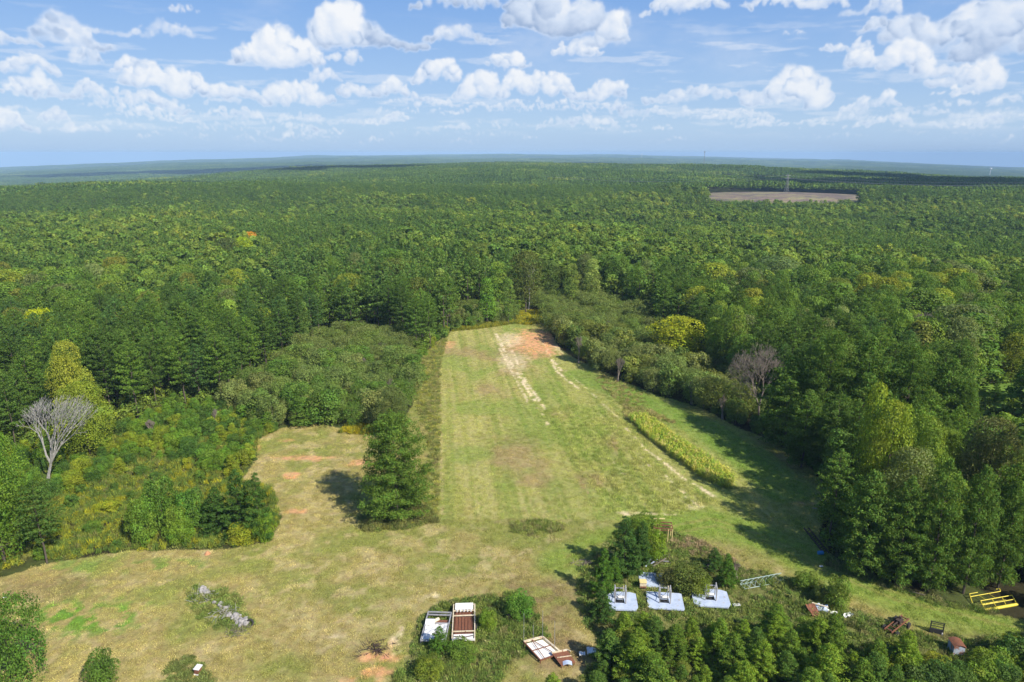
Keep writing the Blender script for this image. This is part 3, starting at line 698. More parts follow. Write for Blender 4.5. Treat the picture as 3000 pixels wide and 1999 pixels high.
tree('openpine', 'pine_tree', 912, 1192, 958, 92, (.070, .116, .027), 'tall full pine standing alone between the small clearing and the long field', pi=0)
tree('fineround', 'broadleaf_tree', 905, 1010, 892, 46, (.062, .082, .030), 'rounded olive green tree directly behind the lone pine', pi=0)
tree('finebush', 'bush', 930, 1165, 1105, 40, (.075, .135, .022), 'light green leafy bush at the foot of the lone pine', 'bush')
tree('fineround', 'broadleaf_tree', 208, 1050, 880, 72, YGRN, 'yellowing broadleaf tree just right of the bare grey tree', pi=1)
tree('fineround', 'broadleaf_tree', 185, 1020, 785, 46, (.19, .18, .030), 'tall yellow-green tree rising behind the bare grey tree', pi=2)
tree('round', 'broadleaf_tree', 108, 850, 712, 48, (.23, .24, .010), 'bright yellow tree among dark pines at the left edge')
tree('fineround', 'broadleaf_tree', 12, 1300, 985, 88, (.070, .125, .018), 'large green tree cut by the left edge beside the goldenrod', pi=0)
tree('fineround', 'broadleaf_tree', -10, 1210, 1010, 80, (.060, .105, .018), 'green tree partly outside the left edge behind the larger one', pi=1)
tree('mound', 'bush', 35, 1575, 1385, 80, (.055, .105, .020), 'big dark green bush in the bottom left corner', 'bush', pi=0)
tree('finebush', 'bush', 240, 1585, 1498, 36, (.062, .105, .022), 'small rounded dark bush at the bottom edge right of the corner bush', 'bush', pi=1)
tree('youngpine', 'pine_tree', 600, 1246, 1092, 36, (.046, .090, .024), 'young pine at the tip of the brushy point beside the clearing', pi=0)
tree('youngpine', 'pine_tree', 556, 1235, 1084, 44, (.042, .084, .024), 'taller young pine left of the one at the tip of the brushy point', pi=1)
tree('youngpine', 'pine_tree', 505, 1228, 1120, 42, (.040, .080, .022), 'dark young pine in the middle of the brushy point', pi=2)
tree('finebush', 'bush', 335, 1248, 1150, 36, (.080, .135, .024), 'green bush at the left end of the row inside the goldenrod patch', 'bush', pi=2)
tree('finebush', 'bush', 378, 1225, 1104, 40, (.070, .122, .024), 'tallest green bush inside the goldenrod patch', 'bush', pi=1)
tree('finebush', 'bush', 405, 1250, 1165, 28, (.100, .150, .026), 'light green low bush in front of the tallest one in the goldenrod', 'bush', pi=0)
tree('finebush', 'bush', 445, 1222, 1128, 38, (.058, .115, .022), 'green bush between the goldenrod and the young pines', 'bush', pi=0)
tree('finebush', 'bush', 612, 1246, 1180, 26, (.10, .155, .020), 'bright leafy bush at the foot of the tip pine', 'bush', pi=1)
tree('finebush', 'bush', 560, 1252, 1205, 36, (.17, .165, .018), 'yellow-green low bush along the south side of the brushy point', 'bush', pi=2)
tree('finebush', 'bush', 420, 1252, 1196, 30, (.080, .14, .02), 'bright green low bush at the mown edge below the mounded bush', 'bush')
tree('round', 'broadleaf_tree', 1553, 840, 730, 72, (.19, .19, .014), 'round yellow-green tree on the right side of the long field', pi=1)
tree('round', 'broadleaf_tree', 1605, 785, 660, 54, (.17, .165, .020), 'yellow-green tree behind the round yellow one right of the field', pi=2)
tree('round', 'broadleaf_tree', 1208, 722, 578, 44, (.062, .075, .022), 'tall dark rounded tree with a pale trunk at the far end of the field', pi=3)
for (px, top, h, hw, c, lab) in [(1145, 602, 20, 26, (.12, .185, .035), 'pale green pointed tree left of the dark tree at the far field end'), (1118, 640, 17, 30, (.085, .15, .025), 'bright green pointed tree nearest the far field end on the left'),
                                 (1010, 618, 19, 30, (.13, .175, .05), 'silvery green pointed tree behind the pines left of the far field end'), (1168, 640, 17, 16, (.10, .15, .04), 'slim pale tree touching the dark tree at the far field end'),
                                 (1362, 596, 20, 22, (.14, .18, .06), 'silvery column-shaped tree behind the right corner of the far field end'), (1315, 606, 19, 20, (.11, .15, .04), 'pale column-shaped tree just left of the silvery one'),
                                 (1285, 555, 21, 24, (.12, .165, .045), 'pale green domed tree standing above the far field end'), (525, 690, 18, 40, (.14, .20, .040), 'bright pale-topped tree among the dark pines left of the field'),
                                 (694, 692, 15, 16, (.12, .175, .055), 'slim silvery tree right of the bright pale-topped tree'), (604, 618, 18, 34, (.14, .20, .055), 'pale silvery green tree higher up in the left wood'),
                                 (320, 666, 18, 34, (.105, .17, .028), 'bright green domed tree in the left wood'), (340, 620, 17, 26, (.13, .185, .04), 'pale tree tip behind the bright green domed tree'),
                                 (455, 598, 17, 22, (.12, .18, .03), 'light green pointed tree high in the left wood'), (1650, 596, 19, 26, (.09, .15, .03), 'green pointed tree in front of the dark right wood'),
                                 (1710, 604, 18, 22, (.10, .145, .03), 'narrow light green tree in the right wood'), (1470, 560, 19, 24, (.11, .155, .04), 'pale green tree in the middle of the valley wood')]:
    treetop('column' if hw < 27 else 'cone', 'broadleaf_tree', px, top, h, hw, c, lab)
for (px, top, h, hw, c, lab) in [(556, 545, 20, 26, (.19, .24, .012), 'vivid yellow-green tree on the left mid slope'), (575, 533, 19, 18, (.30, .17, .03), 'small orange tree beside the vivid yellow-green one'), (520, 548, 20, 34, (.055, .072, .026), 'dark rounded tree left of the vivid yellow-green one'),
                                 (258, 592, 18, 42, (.125, .125, .022), 'olive brown tree in the upper left wood'), (240, 650, 17, 30, (.10, .13, .02), 'olive green tree below the olive brown one'), (415, 572, 18, 30, (.12, .17, .025), 'light green round tree in the upper left wood'),
                                 (800, 630, 18, 46, (.115, .14, .022), 'yellow-green round tree above the scrub left of the field'), (902, 596, 19, 50, (.06, .082, .02), 'dark rounded tree behind the pine wall left of the field'), (960, 640, 18, 42, (.075, .095, .022), 'olive dark tree touching the pine wall'),
                                 (1110, 560, 19, 44, (.075, .10, .024), 'broad olive tree behind the far end of the field'), (1075, 575, 18, 30, (.12, .14, .022), 'olive yellow tree behind the field end'), (1260, 600, 17, 34, (.06, .09, .025), 'dark green dome right behind the tall dark tree'),
                                 (1790, 590, 19, 66, (.075, .11, .05), 'large grey-green domed tree in the right wood'), (1600, 520, 20, 60, (.095, .14, .026), 'wide bright green crown on the right mid slope'), (1760, 538, 19, 60, (.12, .16, .026), 'wide yellow-green crown beyond the grey-green dome'),
                                 (2045, 640, 19, 46, (.135, .14, .018), 'yellow-green tree in the middle of the right wood'), (2000, 628, 19, 40, (.12, .125, .02), 'olive yellow tree left of the yellow-green one in the right wood'), (2110, 620, 19, 44, (.08, .13, .025), 'mid green dome in the right wood'),
                                 (1930, 640, 20, 46, (.095, .12, .028), 'pale olive tree in the right wood'), (2250, 615, 18, 28, (.13, .165, .018), 'yellow-green tree near the right edge, far'), (1730, 665, 17, 42, (.125, .14, .02), 'yellow-green dome behind the bare grey tree of the right wood')]:
    treetop('round', 'broadleaf_tree', px, top, h, hw, c, lab)
# right-hand trees above the track
tree('fineround', 'broadleaf_tree', 2010, 1255, 925, 62, (.125, .160, .020), 'tall sunlit yellow-green tree in front of the dark right wood', pi=0)
tree('column', 'broadleaf_tree', 1968, 1240, 882, 30, (.12, .16, .02), 'slim high-topped yellow-green tree on the left shoulder of the sunlit one', pi=0)
tree('fineround', 'broadleaf_tree', 2085, 1260, 960, 60, (.095, .14, .022), 'sunlit green tree touching the right side of the tall yellow-green one', pi=1)
tree('fineround', 'broadleaf_tree', 2240, 1240, 965, 72, (.085, .095, .042), 'grey-green feathery tree right of the sunlit pair', pi=2)
tree('fineround', 'broadleaf_tree', 2345, 1290, 948, 60, (.105, .140, .040), 'pale green tree with a bare forked trunk at the right edge', pi=0)
tree('column', 'broadleaf_tree', 1910, 1160, 985, 34, (.055, .10, .022), 'slim dark green tree leaning over the shaded lane', pi=1)
for (px, by, top, hw, lab) in [(1975, 1330, 1085, 62, 'dark pine at the front corner of the right wood beside the lane'), (2055, 1350, 1100, 52, 'dark pine second from the front corner of the right wood'), (2130, 1362, 1060, 52, 'broad dark pine in the front row of the right wood'),
                               (2212, 1368, 1075, 48, 'dark pine in the front row below the grey-green feathery tree'), (2292, 1356, 1110, 42, 'dark pine in the front row near the yellow guard rail'), (2380, 1345, 1075, 42, 'dark pine cut by the right edge above the yellow guard rail')]:
    tree('fullpine', 'pine_tree', px, by, top, hw, (.062, .108, .028), lab)
for k, (px, by, top, hw, lab) in enumerate([(1800, 1030, 822, 62, 'big rounded pine at the left front of the right wood'), (1880, 1050, 770, 70, 'tall pine above the shaded lane'), (1965, 1060, 780, 66, 'tall pine behind the sunlit yellow-green tree'), (2060, 1070, 800, 74, 'broad pine in the middle of the big right-hand stand'),
                               (2150, 1080, 830, 70, 'broad sunlit pine on the right flank of the big stand'), (2185, 1090, 880, 46, 'pine at the right end of the big stand beside the far glade'), (1840, 1075, 900, 50, 'dark lower pine at the edge of the shaded lane')]):
    tree('openpine' if k % 2 else 'fullpine', 'pine_tree', px, by, top, hw, (.058, .102, .026), lab)
tree('youngpine', 'pine_tree', 2285, 925, 872, 13, PGREEN, 'tiny lone pine standing in the far glade at the right')
tree('cone', 'broadleaf_tree', 2345, 925, 822, 30, (.065, .13, .022), 'green pointed tree beside the far glade at the right edge')

def bare(bpx, bpy_, top, seed, spread, label, mat, name='bare_tree', levels=7, r0=.3, wide=None, thin=.022, first=.22, lean=0.0, fork=3):
    x, y = ground_at(bpx, bpy_); z = hz1(x, y); el = PITCH + math.degrees(math.atan((top - 784) / FPX)); h = CAM_H - y * math.tan(R(el)) - z
    mb = dead_tree(np.random.RandomState(seed), h, spread, levels, r0=r0, thin=thin, first=first, fork=fork)
    lo = [v for v in mb.v]; r = max(math.hypot(v[0], v[1]) for v in lo)
    if wide:
        _, _, dep = proj(x, y, z + h * .5); k = wide * float(dep) / FPX / r
        mb.v = [(v[0] * (1 + (k - 1) * min(1, v[2] / h * 2.2)), v[1] * (1 + (k - 1) * min(1, v[2] / h * 2.2)), v[2]) for v in mb.v]
    mb.v = [(v[0] + lean * max(0, v[2] - 1.5), v[1], v[2]) for v in mb.v]
    o = mb.obj(name, MATS[mat]); o.location = (x, y, z); PLACED.append((x, y, 2.5, h)); tag(o, label, 'dead tree'); return o
bare(112, 1122, 905, 5, .50, 'leafless pale grey tree with a fan of fine twigs at the left', 'dead_wood', levels=6, r0=.24, wide=96, thin=.022, first=.20, lean=.36, fork=6)
bare(1742, 975, 790, 8, .62, 'leafless grey-brown tree leaning out from the right wood over the field edge', 'brown_twigs', levels=8, wide=95, thin=.022)
bare(2095, 860, 715, 11, .5, 'leafless grey tree inside the dark right wood', 'brown_twigs', levels=7, wide=44, thin=.035)
bare(455, 900, 825, 12, .4, 'bare twisted snag in front of the left pines', 'brown_twigs', levels=6, wide=36, thin=.03)
bare(1214, 712, 600, 14, .35, 'bare white snag above the far end of the field', 'dead_wood', levels=5, wide=16, thin=.04)
bare(1690, 1335, 1290, 15, .6, 'small brown leafless sapling among the debris weeds', 'brown_twigs', levels=6, wide=12, thin=.015)

for k_, (bx_, by_, tp_) in enumerate([(700, 880, 838), (760, 905, 862), (835, 870, 822), (900, 925, 868), (660, 935, 900), (600, 905, 855), (880, 830, 785), (1330, 835, 772), (1420, 880, 820), (1500, 860, 790), (1590, 930, 868), (1660, 965, 905), (1390, 800, 735), (350, 1010, 965), (500, 985, 940)]):
    o = bare(bx_, by_, tp_, 40 + k_, .45, 'bare brown sapling standing among the %s' % ('scrub left of the long field' if k_ < 7 else 'tall scrub right of the long field' if k_ < 13 else 'thicket above the small clearing'), 'brown_twigs', name='bare_sapling', levels=6, wide=15, thin=.024); o['group'] = 'bare saplings, stand %d' % (1 if k_ < 7 else 2 if k_ < 13 else 3); PLACED.pop()

# ---------------------------------------------------------------- the woods
SCRUBL = [G(*p) for p in [(640, 985), (720, 974), (862, 992), (905, 985), (950, 940), (952, 830), (960, 790), (880, 775), (760, 780), (620, 850), (560, 905), (520, 950)]]
THICK = [G(*p) for p in [(-200, 1060), (60, 1040), (270, 990), (380, 935), (520, 930), (640, 985), (592, 1010), (588, 1055), (548, 1108), (370, 1060), (250, 1105), (120, 1150), (-60, 1180), (-200, 1200)]]
SCRUBR = [G(*p) for p in [(1240, 714), (1262, 760), (1290, 806), (1400, 862), (1500, 905), (1610, 938), (1700, 985), (1760, 960), (1660, 880), (1560, 800), (1440, 715), (1330, 690), (1200, 695)]]
ENDS = [G(*p) for p in [(1040, 757), (1120, 750), (1185, 738), (1190, 716), (1150, 700), (1040, 715)]]
rs = np.random.RandomState(99)
def cand(sp, r0, r1, azm, jit=.42):
    xs = np.arange(-r1, r1, sp); ys = np.arange(20, r1, sp); X, Y = np.meshgrid(xs, ys)
    X = X + rs.uniform(-jit, jit, X.shape) * sp; Y = Y + rs.uniform(-jit, jit, Y.shape) * sp
    X = X.ravel(); Y = Y.ravel(); r = np.hypot(X, Y); az = np.degrees(np.arctan2(X, Y))
    k = (r > r0) & (r < r1) & (np.abs(az) < azm); return X[k], Y[k]
def clear(X, Y, big=True):
    k = ~inpoly(X, Y, OPEN) & ~inpoly(X, Y, GLADE) & ~inpoly(X, Y, GOLD)
    if big: k &= ~inpoly(X, Y, SCRUBL) & ~inpoly(X, Y, THICK) & ~inpoly(X, Y, SCRUBR) & ~inpoly(X, Y, ENDS)
    k &= ((X - 366) / 132) ** 2 + ((Y - 950) / 104) ** 2 + .35 * (N2.v(X / 22, Y / 22) - .5) > 1
    for (x, y, r, h) in PLACED: k &= (X - x) ** 2 + (Y - y) ** 2 > max(1.6, r if big else 1.6) ** 2
    bx_, by__ = G(1742, 975); k &= np.hypot(X - bx_ - 1, Y - by__ + 2) > 6
    return k
def pine_share(X, Y):
    r = np.hypot(X, Y); az = np.degrees(np.arctan2(X, Y))
    b = .50 + .28 * (1 - sst(-8, 2, az)) - .26 * sst(-4, 6, az) * (1 - sst(700, 1000, r)) + .18 * sst(900, 1300, r) + .2 * sst(20, 30, az) * sst(500, 700, r)
    return np.clip(b + (N1.f(X / 130 + 40, Y / 130 + 8, 3) - .5) * 2.7, .03, .96)
X, Y = cand(5.9, 74, 620, 60); k = clear(X, Y); X, Y = X[k], Y[k]
X2, Y2 = cand(7.2, 620, 1020, 50); k = clear(X2, Y2); X = np.concatenate([X, X2[k]]); Y = np.concatenate([Y, Y2[k]])
k = ~((Y < 84) & (np.abs(X) < 57)) ; X, Y = X[k], Y[k]
gx_, gy_, _ = proj(X, Y, 0 * X); k = ~((gx_ > 2195) & (gx_ < 2900) & (gy_ > 1372)); X, Y = X[k], Y[k]
isP = rs.rand(len(X)) < pine_share(X, Y)
# the wall of pines on the left of the far field
wall = inpoly(X, Y, [G(*p) for p in [(880, 775), (960, 790), (1005, 785), (1042, 755), (1040, 715), (860, 700), (800, 760)]]); isP = isP | wall
bigR = inpoly(X, Y, [G(*p) for p in [(1700, 985), (1912, 1150), (2300, 1150), (2250, 980), (2100, 900), (1800, 870)]]); isP = isP | (bigR & (rs.rand(len(X)) < .8))
H = np.where(isP, rs.uniform(15.5, 20.5, len(X)), rs.uniform(12, 20.5, len(X))) + (N3.f(X / 60, Y / 60, 2) - .5) * 4
H = H * (1 - .25 * (1 - sst(120, 190, np.hypot(X, Y))) * (X < 0))
# keep sight lines over the glade and the clear-cut
zg = hill(X, Y); tx, ty, _ = proj(X, Y, zg + H)
for (a, b, c, d) in [(2238, 2400, 885, 945), (1640, 1965, 452, 462)]:
    dep_ok = Y < (175 if a > 2000 else 905)
    while True:
        tx, ty, _ = proj(X, Y, zg + H); bad = (tx > a - 14) & (tx < b + 14) & (ty < (d + (N1.v(X / 9, Y / 9) - .5) * 16 * (a < 2000))) & (ty > 300) & dep_ok & (H > 3)
        if not bad.any(): break
        H = np.where(bad, H * .9, H)
kp = H > 7.5; X, Y, H, isP, zg = X[kp], Y[kp], H[kp], isP[kp], zg[kp]
RAD = np.where(isP, H * rs.uniform(.18, .235, len(X)), H * (.20 + .34 * rs.rand(len(X)) ** 2.2))
_, _, dp = proj(X, Y, zg); pxs, pys, _ = proj(X, Y, zg + H * .7)
size = H / dp; inside = (pxs > -30) & (pxs < 2383) & (pys < 1600)
def spotwords(px, py):
    col = ['far left', 'left', 'centre left', 'centre', 'centre right', 'right', 'far right'][int(min(6, max(0, px / 336.2)))]
    row = 'high on the slope' if py < 560 else 'on the middle slope' if py < 680 else 'on the lower slope' if py < 850 else 'close to the open ground'
    return col, row
PC = [('dark green', (.048, .084, .024)), ('mid green', (.060, .104, .027)), ('fresh green', (.074, .124, .028)), ('bluish green', (.050, .094, .034))]
BC = [('dark green', (.045, .080, .019)), ('mid green', (.070, .118, .022)), ('light green', (.105, .155, .028)), ('olive', (.100, .110, .028)), ('grey-green', (.085, .105, .048)), ('yellow-green', (.135, .165, .024)), ('pale grey-green', (.105, .135, .060))]
BW = np.array([.18, .32, .22, .08, .09, .06, .05])
order = np.argsort(-size * inside); used = np.zeros(len(X), bool); nP = nB = 0
nBmax = 245; nPmax = 262
for i in order:
    if not inside[i]: break
    if isP[i]:
        if nP >= nPmax: continue
        nP += 1; cn, c = PC[rs.choice(4, p=[.25, .4, .2, .15])]; kd, nm, ct = 'pine', 'pine_tree', 'pine'
    else:
        if nB >= nBmax: continue
        nB += 1; cn, c = BC[rs.choice(7, p=BW)]; kd, nm, ct = ('column' if rs.rand() < .16 else 'cone' if rs.rand() < .12 else 'fineround' if size[i] > .13 else 'round'), 'broadleaf_tree', 'tree'
    used[i] = True; a, b = spotwords(pxs[i], pys[i]); v = rs.uniform(.88, 1.14)
    word = 'pine' if isP[i] else 'broadleaf tree'
    plant(kd, nm, X[i], Y[i], H[i], RAD[i] * (.8 if kd == 'column' else 1), tuple(q * v for q in c), '%s %s in the wood %s, %s' % (cn, word, b, a), ct, '%s %s trees of the wood, %s, %s' % (cn, word, a, b))
    if nP >= nPmax and nB >= nBmax: break

# ---------------------------------------------------------------- geometry-node scatter for what nobody could count
def scatter(name, X, Y, Z, ROT, SCL, IDX, protos, label, kind='stuff', col=None, cat=None):
    cc = bpy.data.collections.new(name + '_sources')
    for i, me in enumerate(protos):
        o = bpy.data.objects.new('%s_source_%02d' % (name, i), me); o.color = (1, 1, 1, 0); cc.objects.link(o)
    n = len(X); me = bpy.data.meshes.new(name); me.vertices.add(n); me.vertices.foreach_set('co', np.stack([X, Y, Z], 1).astype(np.float32).ravel())
    def at(nm, ty, a, f='value'):
        q = me.attributes.new(nm, ty, 'POINT'); q.data.foreach_set(f, a.ravel())
    at('turn', 'FLOAT', np.asarray(ROT, np.float32)); at('size', 'FLOAT_VECTOR', np.asarray(SCL, np.float32), 'vector'); at('pick', 'INT', np.asarray(IDX, np.int32))
    if col is not None:
        c = np.ones((n, 4), np.float32); c[:, :3] = col; at('col', 'FLOAT_COLOR', c, 'color')
    o = link(name, me); o.color = (1, 1, 1, 0)
    g = bpy.data.node_groups.new(name + '_nodes', 'GeometryNodeTree')
    g.interface.new_socket('Geometry', in_out='INPUT', socket_type='NodeSocketGeometry'); g.interface.new_socket('Geometry', in_out='OUTPUT', socket_type='NodeSocketGeometry')
    N = g.nodes.new; L = g.links.new
    gi = N('NodeGroupInput'); go = N('NodeGroupOutput'); ip = N('GeometryNodeInstanceOnPoints'); ci = N('GeometryNodeCollectionInfo')
    ci.inputs['Collection'].default_value = cc; ci.inputs['Separate Children'].default_value = True; ci.inputs['Reset Children'].default_value = True
    def na(nm, ty):
        a = N('GeometryNodeInputNamedAttribute'); a.data_type = ty; a.inputs['Name'].default_value = nm; return [s for s in a.outputs if s.enabled and s.name == 'Attribute'][0]
    cx = N('ShaderNodeCombineXYZ'); L(na('turn', 'FLOAT'), cx.inputs[2]); er = N('FunctionNodeEulerToRotation'); L(cx.outputs[0], er.inputs[0])
    L(gi.outputs[0], ip.inputs['Points']); L(ci.outputs[0], ip.inputs['Instance']); ip.inputs['Pick Instance'].default_value = True
    L(na('pick', 'INT'), ip.inputs['Instance Index']); L(er.outputs[0], ip.inputs['Rotation']); L(na('size', 'FLOAT_VECTOR'), ip.inputs['Scale'])
    L(ip.outputs[0], go.inputs[0])
    md = o.modifiers.new('scatter', 'NODES'); md.node_group = g
    tag(o, label, cat, kind=kind); return o
def lod(kind, h, r, n, size, seed, form=None, low=False):
    rs_ = np.random.RandomState(seed)
    if kind == 'pine': a = pine_crown(rs_, h, r, .34, max(8, n // 26), .95, 9 if not low else 5, 'mature', size)
    else: a = lobes_crown(rs_, broad_lobes(rs_, h, r, .26, form or 'round', 14), n, size)
    t = lumpy_trunk_arr(h * .8, .24)
    V = np.concatenate([a[0], t[0]]); F = np.concatenate([a[1], t[1] + len(a[0])]); T = np.concatenate([a[2], t[2]]); Hh = np.concatenate([a[3], t[3]])
    me = mesh_np('tree_lod', V, F, MATS['pine_needles' if kind == 'pine' else 'broadleaf_foliage'], {'tone': T, 'hue': Hh}); me.materials.append(MATS['bark'])
    mi = np.zeros(len(F), np.int32); mi[len(a[1]):] = 1; me.polygons.foreach_set('material_index', mi); return me
mid = [lod('pine', 18, 3.5, 420, .75, s) for s in (1, 2, 3)] + [lod('b', 17, 5.4, 1200, .85, s) for s in (4, 5, 6)] + [lod('b', 18, 4.0, 900, .75, 7, 'column'), lod('b', 17, 5.0, 1000, .8, 8, 'cone')]
k = ~used; x, y, z, h, r_, p = X[k], Y[k], zg[k], H[k], RAD[k], isP[k]; n = len(x)
idx = np.where(p, rs.randint(0, 3, n), np.where(rs.rand(n) < .75, rs.randint(3, 6, n), rs.randint(6, 8, n)))
h0 = np.array([18, 18, 18, 17, 17, 17, 18, 17.])[idx]; r0 = np.array([3.5, 3.5, 3.5, 5.4, 5.4, 5.4, 4.8, 5.2])[idx]
scatter('mixed_wood', x, y, z - .3, rs.uniform(0, 6.28, n), np.stack([r_ / r0, r_ / r0, h / h0], 1), idx, mid, 'mixed pine and broadleaf wood covering the slopes round the long field')
print('wood', n, 'individual', nP, nB)

# patches of distant wood
def patch(cell, sp, kind, nq, size, seed, hh=17, rr=3.8):
    r_ = np.random.RandomState(seed); parts = []; draws = []; m = int(cell / sp); mats = []
    for i in range(m):
        for j in range(m):
            cx = (i + .5 + r_.uniform(-.4, .4)) * sp - cell / 2; cy = (j + .5 + r_.uniform(-.4, .4)) * sp - cell / 2
            pine = kind == 'pine' or (kind == 'mixed' and r_.rand() < .5); h = hh * r_.uniform(.82, 1.12) if not pine else hh * r_.uniform(.95, 1.08); r = rr * r_.uniform(.8, 1.25) * (.82 if pine else 1.15)
            d = unit(r_.normal(size=(nq, 3))); d[:, 2] = np.abs(d[:, 2]) * 1.0 - .25
            P = d * np.array([r, r, h * .30]) * r_.uniform(.75, 1.05, (nq, 1)) + np.array([0, 0, h * .70])
            if pine: f = np.clip((h * 1.05 - P[:, 2]) / (h * .5), .15, 1); P[:, 0] *= f; P[:, 1] *= f
            P += np.array([cx, cy, 0]); Nn = unit(d + r_.normal(size=(nq, 3)) * .32 + np.array([0, 0, .25]))
            v, f, t, hu = leaf_quads(P, Nn, size, r_, .9, r_.rand(nq) * .7 + .15 + r_.uniform(-.15, .15), None); parts.append((v, f, t, hu)); draws.append(np.full(len(v), r_.rand())); mats.append(np.full(len(f), 0 if pine else 1, np.int32))
    V, F, T, Hh = join(parts)
    me = mesh_np('wood_patch', V, F, MATS['pine_needles'], {'tone': T, 'hue': Hh, 'tree_draw': np.concatenate(draws)}); me.materials.append(MATS['broadleaf_foliage']); me.polygons.foreach_set('material_index', np.concatenate(mats)); return me
def patches(name, cell, r0, r1, azm, protos, label, zoff=0):
    xs = np.arange(-r1, r1, cell); ys = np.arange(200, r1, cell); A, B = np.meshgrid(xs, ys); A = A.ravel(); B = B.ravel(); r = np.hypot(A, B); az = np.degrees(np.arctan2(A, B))
    k = (r > r0) & (r <= r1) & (np.abs(az) < azm) & (((A - 366) / 146) ** 2 + ((B - 950) / 116) ** 2 > 1); A, B = A[k], B[k]
    ps = pine_share(A, B) * .5 + .5 * N4.f(A / 700, B / 420, 3) + rs.uniform(-.06, .06, len(A)); gap = N2.f(A / 500 + 70, B / 190 + 11, 3) > .735
    A, B, ps = A[~gap], B[~gap], ps[~gap]
    q = len(protos) // 3; idx = np.where(ps > .52, 0, np.where(ps > .42, 1, 2)) * q + rs.randint(0, q, len(A))
    s = np.ones((len(A), 3)); s[:, 2] = rs.uniform(.9, 1.1, len(A)) * (1 + (N1.f(A / 260, B / 260, 2) - .5) * .5)
    scatter(name, A, B, hill(A, B) + zoff, rs.randint(0, 4, len(A)) * math.pi / 2, s, idx, protos, label); print(name, len(A))
patches('distant_wood', 34, 1010, 2500, 48, [patch(34, 5.6, t, 52, 1.7, 100 + i * 10 + j) for i, t in enumerate(('pine', 'mixed', 'broad')) for j in range(2)], 'continuous wood on the far slopes beyond the valley', -.5)
patches('horizon_wood', 62, 2500, 13500, 46, [patch(62, 8.5, t, 18, 3.0, 200 + i * 10 + j, 17, 5.0) for i, t in enumerate(('pine', 'mixed', 'broad')) for j in range(2)], 'blue hazy wood reaching the horizon', -1)

# ---------------------------------------------------------------- scrub, thicket and bushes
OVER = []
KEEP = [(2245, 1365, 2352, 1412), (2135, 1426, 2168, 1462), (2028, 1410, 2092, 1460), (2183, 1465, 2214, 1498), (1855, 1390, 1960, 1418), (1396, 1345, 1700, 1400), (1200, 1465, 1325, 1512), (970, 1392, 1092, 1462), (1704, 1318, 1798, 1350)]
def bushes(poly, sp, hr, rr, kinds, cols, word, place, cat='bush', name='bush', maxn=999, extra=None, cap=None):
    P = np.array(poly); xs = np.arange(P[:, 0].min(), P[:, 0].max(), sp); ys = np.arange(P[:, 1].min(), P[:, 1].max(), sp); A, B = np.meshgrid(xs, ys)
    A = (A + rs.uniform(-.45, .45, A.shape) * sp).ravel(); B = (B + rs.uniform(-.45, .45, B.shape) * sp).ravel()
    k = inpoly(A, B, poly)
    if extra is not None: k &= extra(A, B)
    for (x, y, r, h) in PLACED: k &= (A - x) ** 2 + (B - y) ** 2 > min(r, 2.2) ** 2
    # nothing grows right in front of the things one can see lying in the weeds
    hm = .5 * (hr[0] + hr[1]) + .3; bx, by, bd = proj(A, B, 0 * A); _, ty, _ = proj(A, B, 0 * A + hm); wd = hm * rr[1] * FPX / bd * .8
    for (x0, y0, x1, y1) in KEEP: k &= ~((bx + wd * 1.35 > x0) & (bx - wd * 1.35 < x1) & (by > y0 + 4) & (ty < y1 - 4))
    A, B = A[k], B[k]; pxx, pyy, _ = proj(A, B, hill(A, B)); k = (pxx > -60) & (pxx < 2420); A, B, pxx, pyy = A[k], B[k], pxx[k], pyy[k]
    if len(A) > maxn: q = np.sort(rs.choice(len(A), maxn, False)); A, B, pxx, pyy = A[q], B[q], pxx[q], pyy[q]
    o_ = np.argsort(-pyy); A, B, pxx, pyy = A[o_], B[o_], pxx[o_], pyy[o_]
    if cap and len(A) > cap:
        for x, y in zip(A[cap:], B[cap:]): OVER.append((x, y, rs.uniform(*hr)))
        A, B, pxx, pyy = A[:cap], B[:cap], pxx[:cap], pyy[:cap]
    for x, y, u, v in zip(A, B, pxx, pyy):
        cn, c = cols[rs.randint(len(cols))]; kd = kinds[rs.randint(len(kinds))]; g = rs.uniform(.85, 1.15); h = rs.uniform(*hr)
        a = spotwords(u, v)[0]
        plant(kd, name, x, y, h, h * rs.uniform(*rr), tuple(q * g for q in c), '%s %s %s, %s' % (cn, word, place, a), cat, '%s %s %s, %s' % (cn, word, place, a))
    print(name, place, len(A))
GR = [('grey-green', (.098, .134, .050)), ('dusty green', (.086, .126, .036)), ('pale olive', (.112, .132, .056)), ('mid green', (.072, .122, .026))]
TH = [('mid green', (.070, .125, .022)), ('yellow-green', (.130, .160, .020)), ('dark green', (.050, .095, .022)), ('bright green', (.088, .150, .022))]
bushes(SCRUBL, 3.7, (2.8, 8.2), (.40, .66), ['scrub', 'scrub', 'finebush', 'cone'], GR, 'scrub', 'in the scrub left of the long field', 'scrub', 'scrub_bush', cap=130)
bushes(THICK, 2.7, (1.7, 4.0), (.40, .62), ['bush', 'finebush', 'cone', 'finebush'], TH, 'sapling', 'in the thicket above the small clearing', 'sapling', 'leafy_sapling')
bushes(SCRUBR, 4.0, (4.2, 9.0), (.36, .56), ['scrub', 'scrub', 'bush', 'round'], GR[:3] + [('olive', (.100, .120, .034))], 'tall scrub', 'along the right side of the long field', 'scrub', 'scrub_bush', cap=125)
bushes(ENDS, 3.4, (3, 5.5), (.42, .55), ['scrub', 'bush'], GR, 'scrub', 'at the far end of the field', 'scrub', 'scrub_bush', cap=38)
edgeR = [G(*p) for p in [(1600, 936), (1700, 980), (1780, 1012), (1868, 1076), (1914, 1150), (1895, 1230), (1930, 1282), (2010, 1322), (2150, 1377), (2380, 1420)]]
edgep = edgeR + [(x + 5.0, y + 3.0) for x, y in edgeR[::-1]]
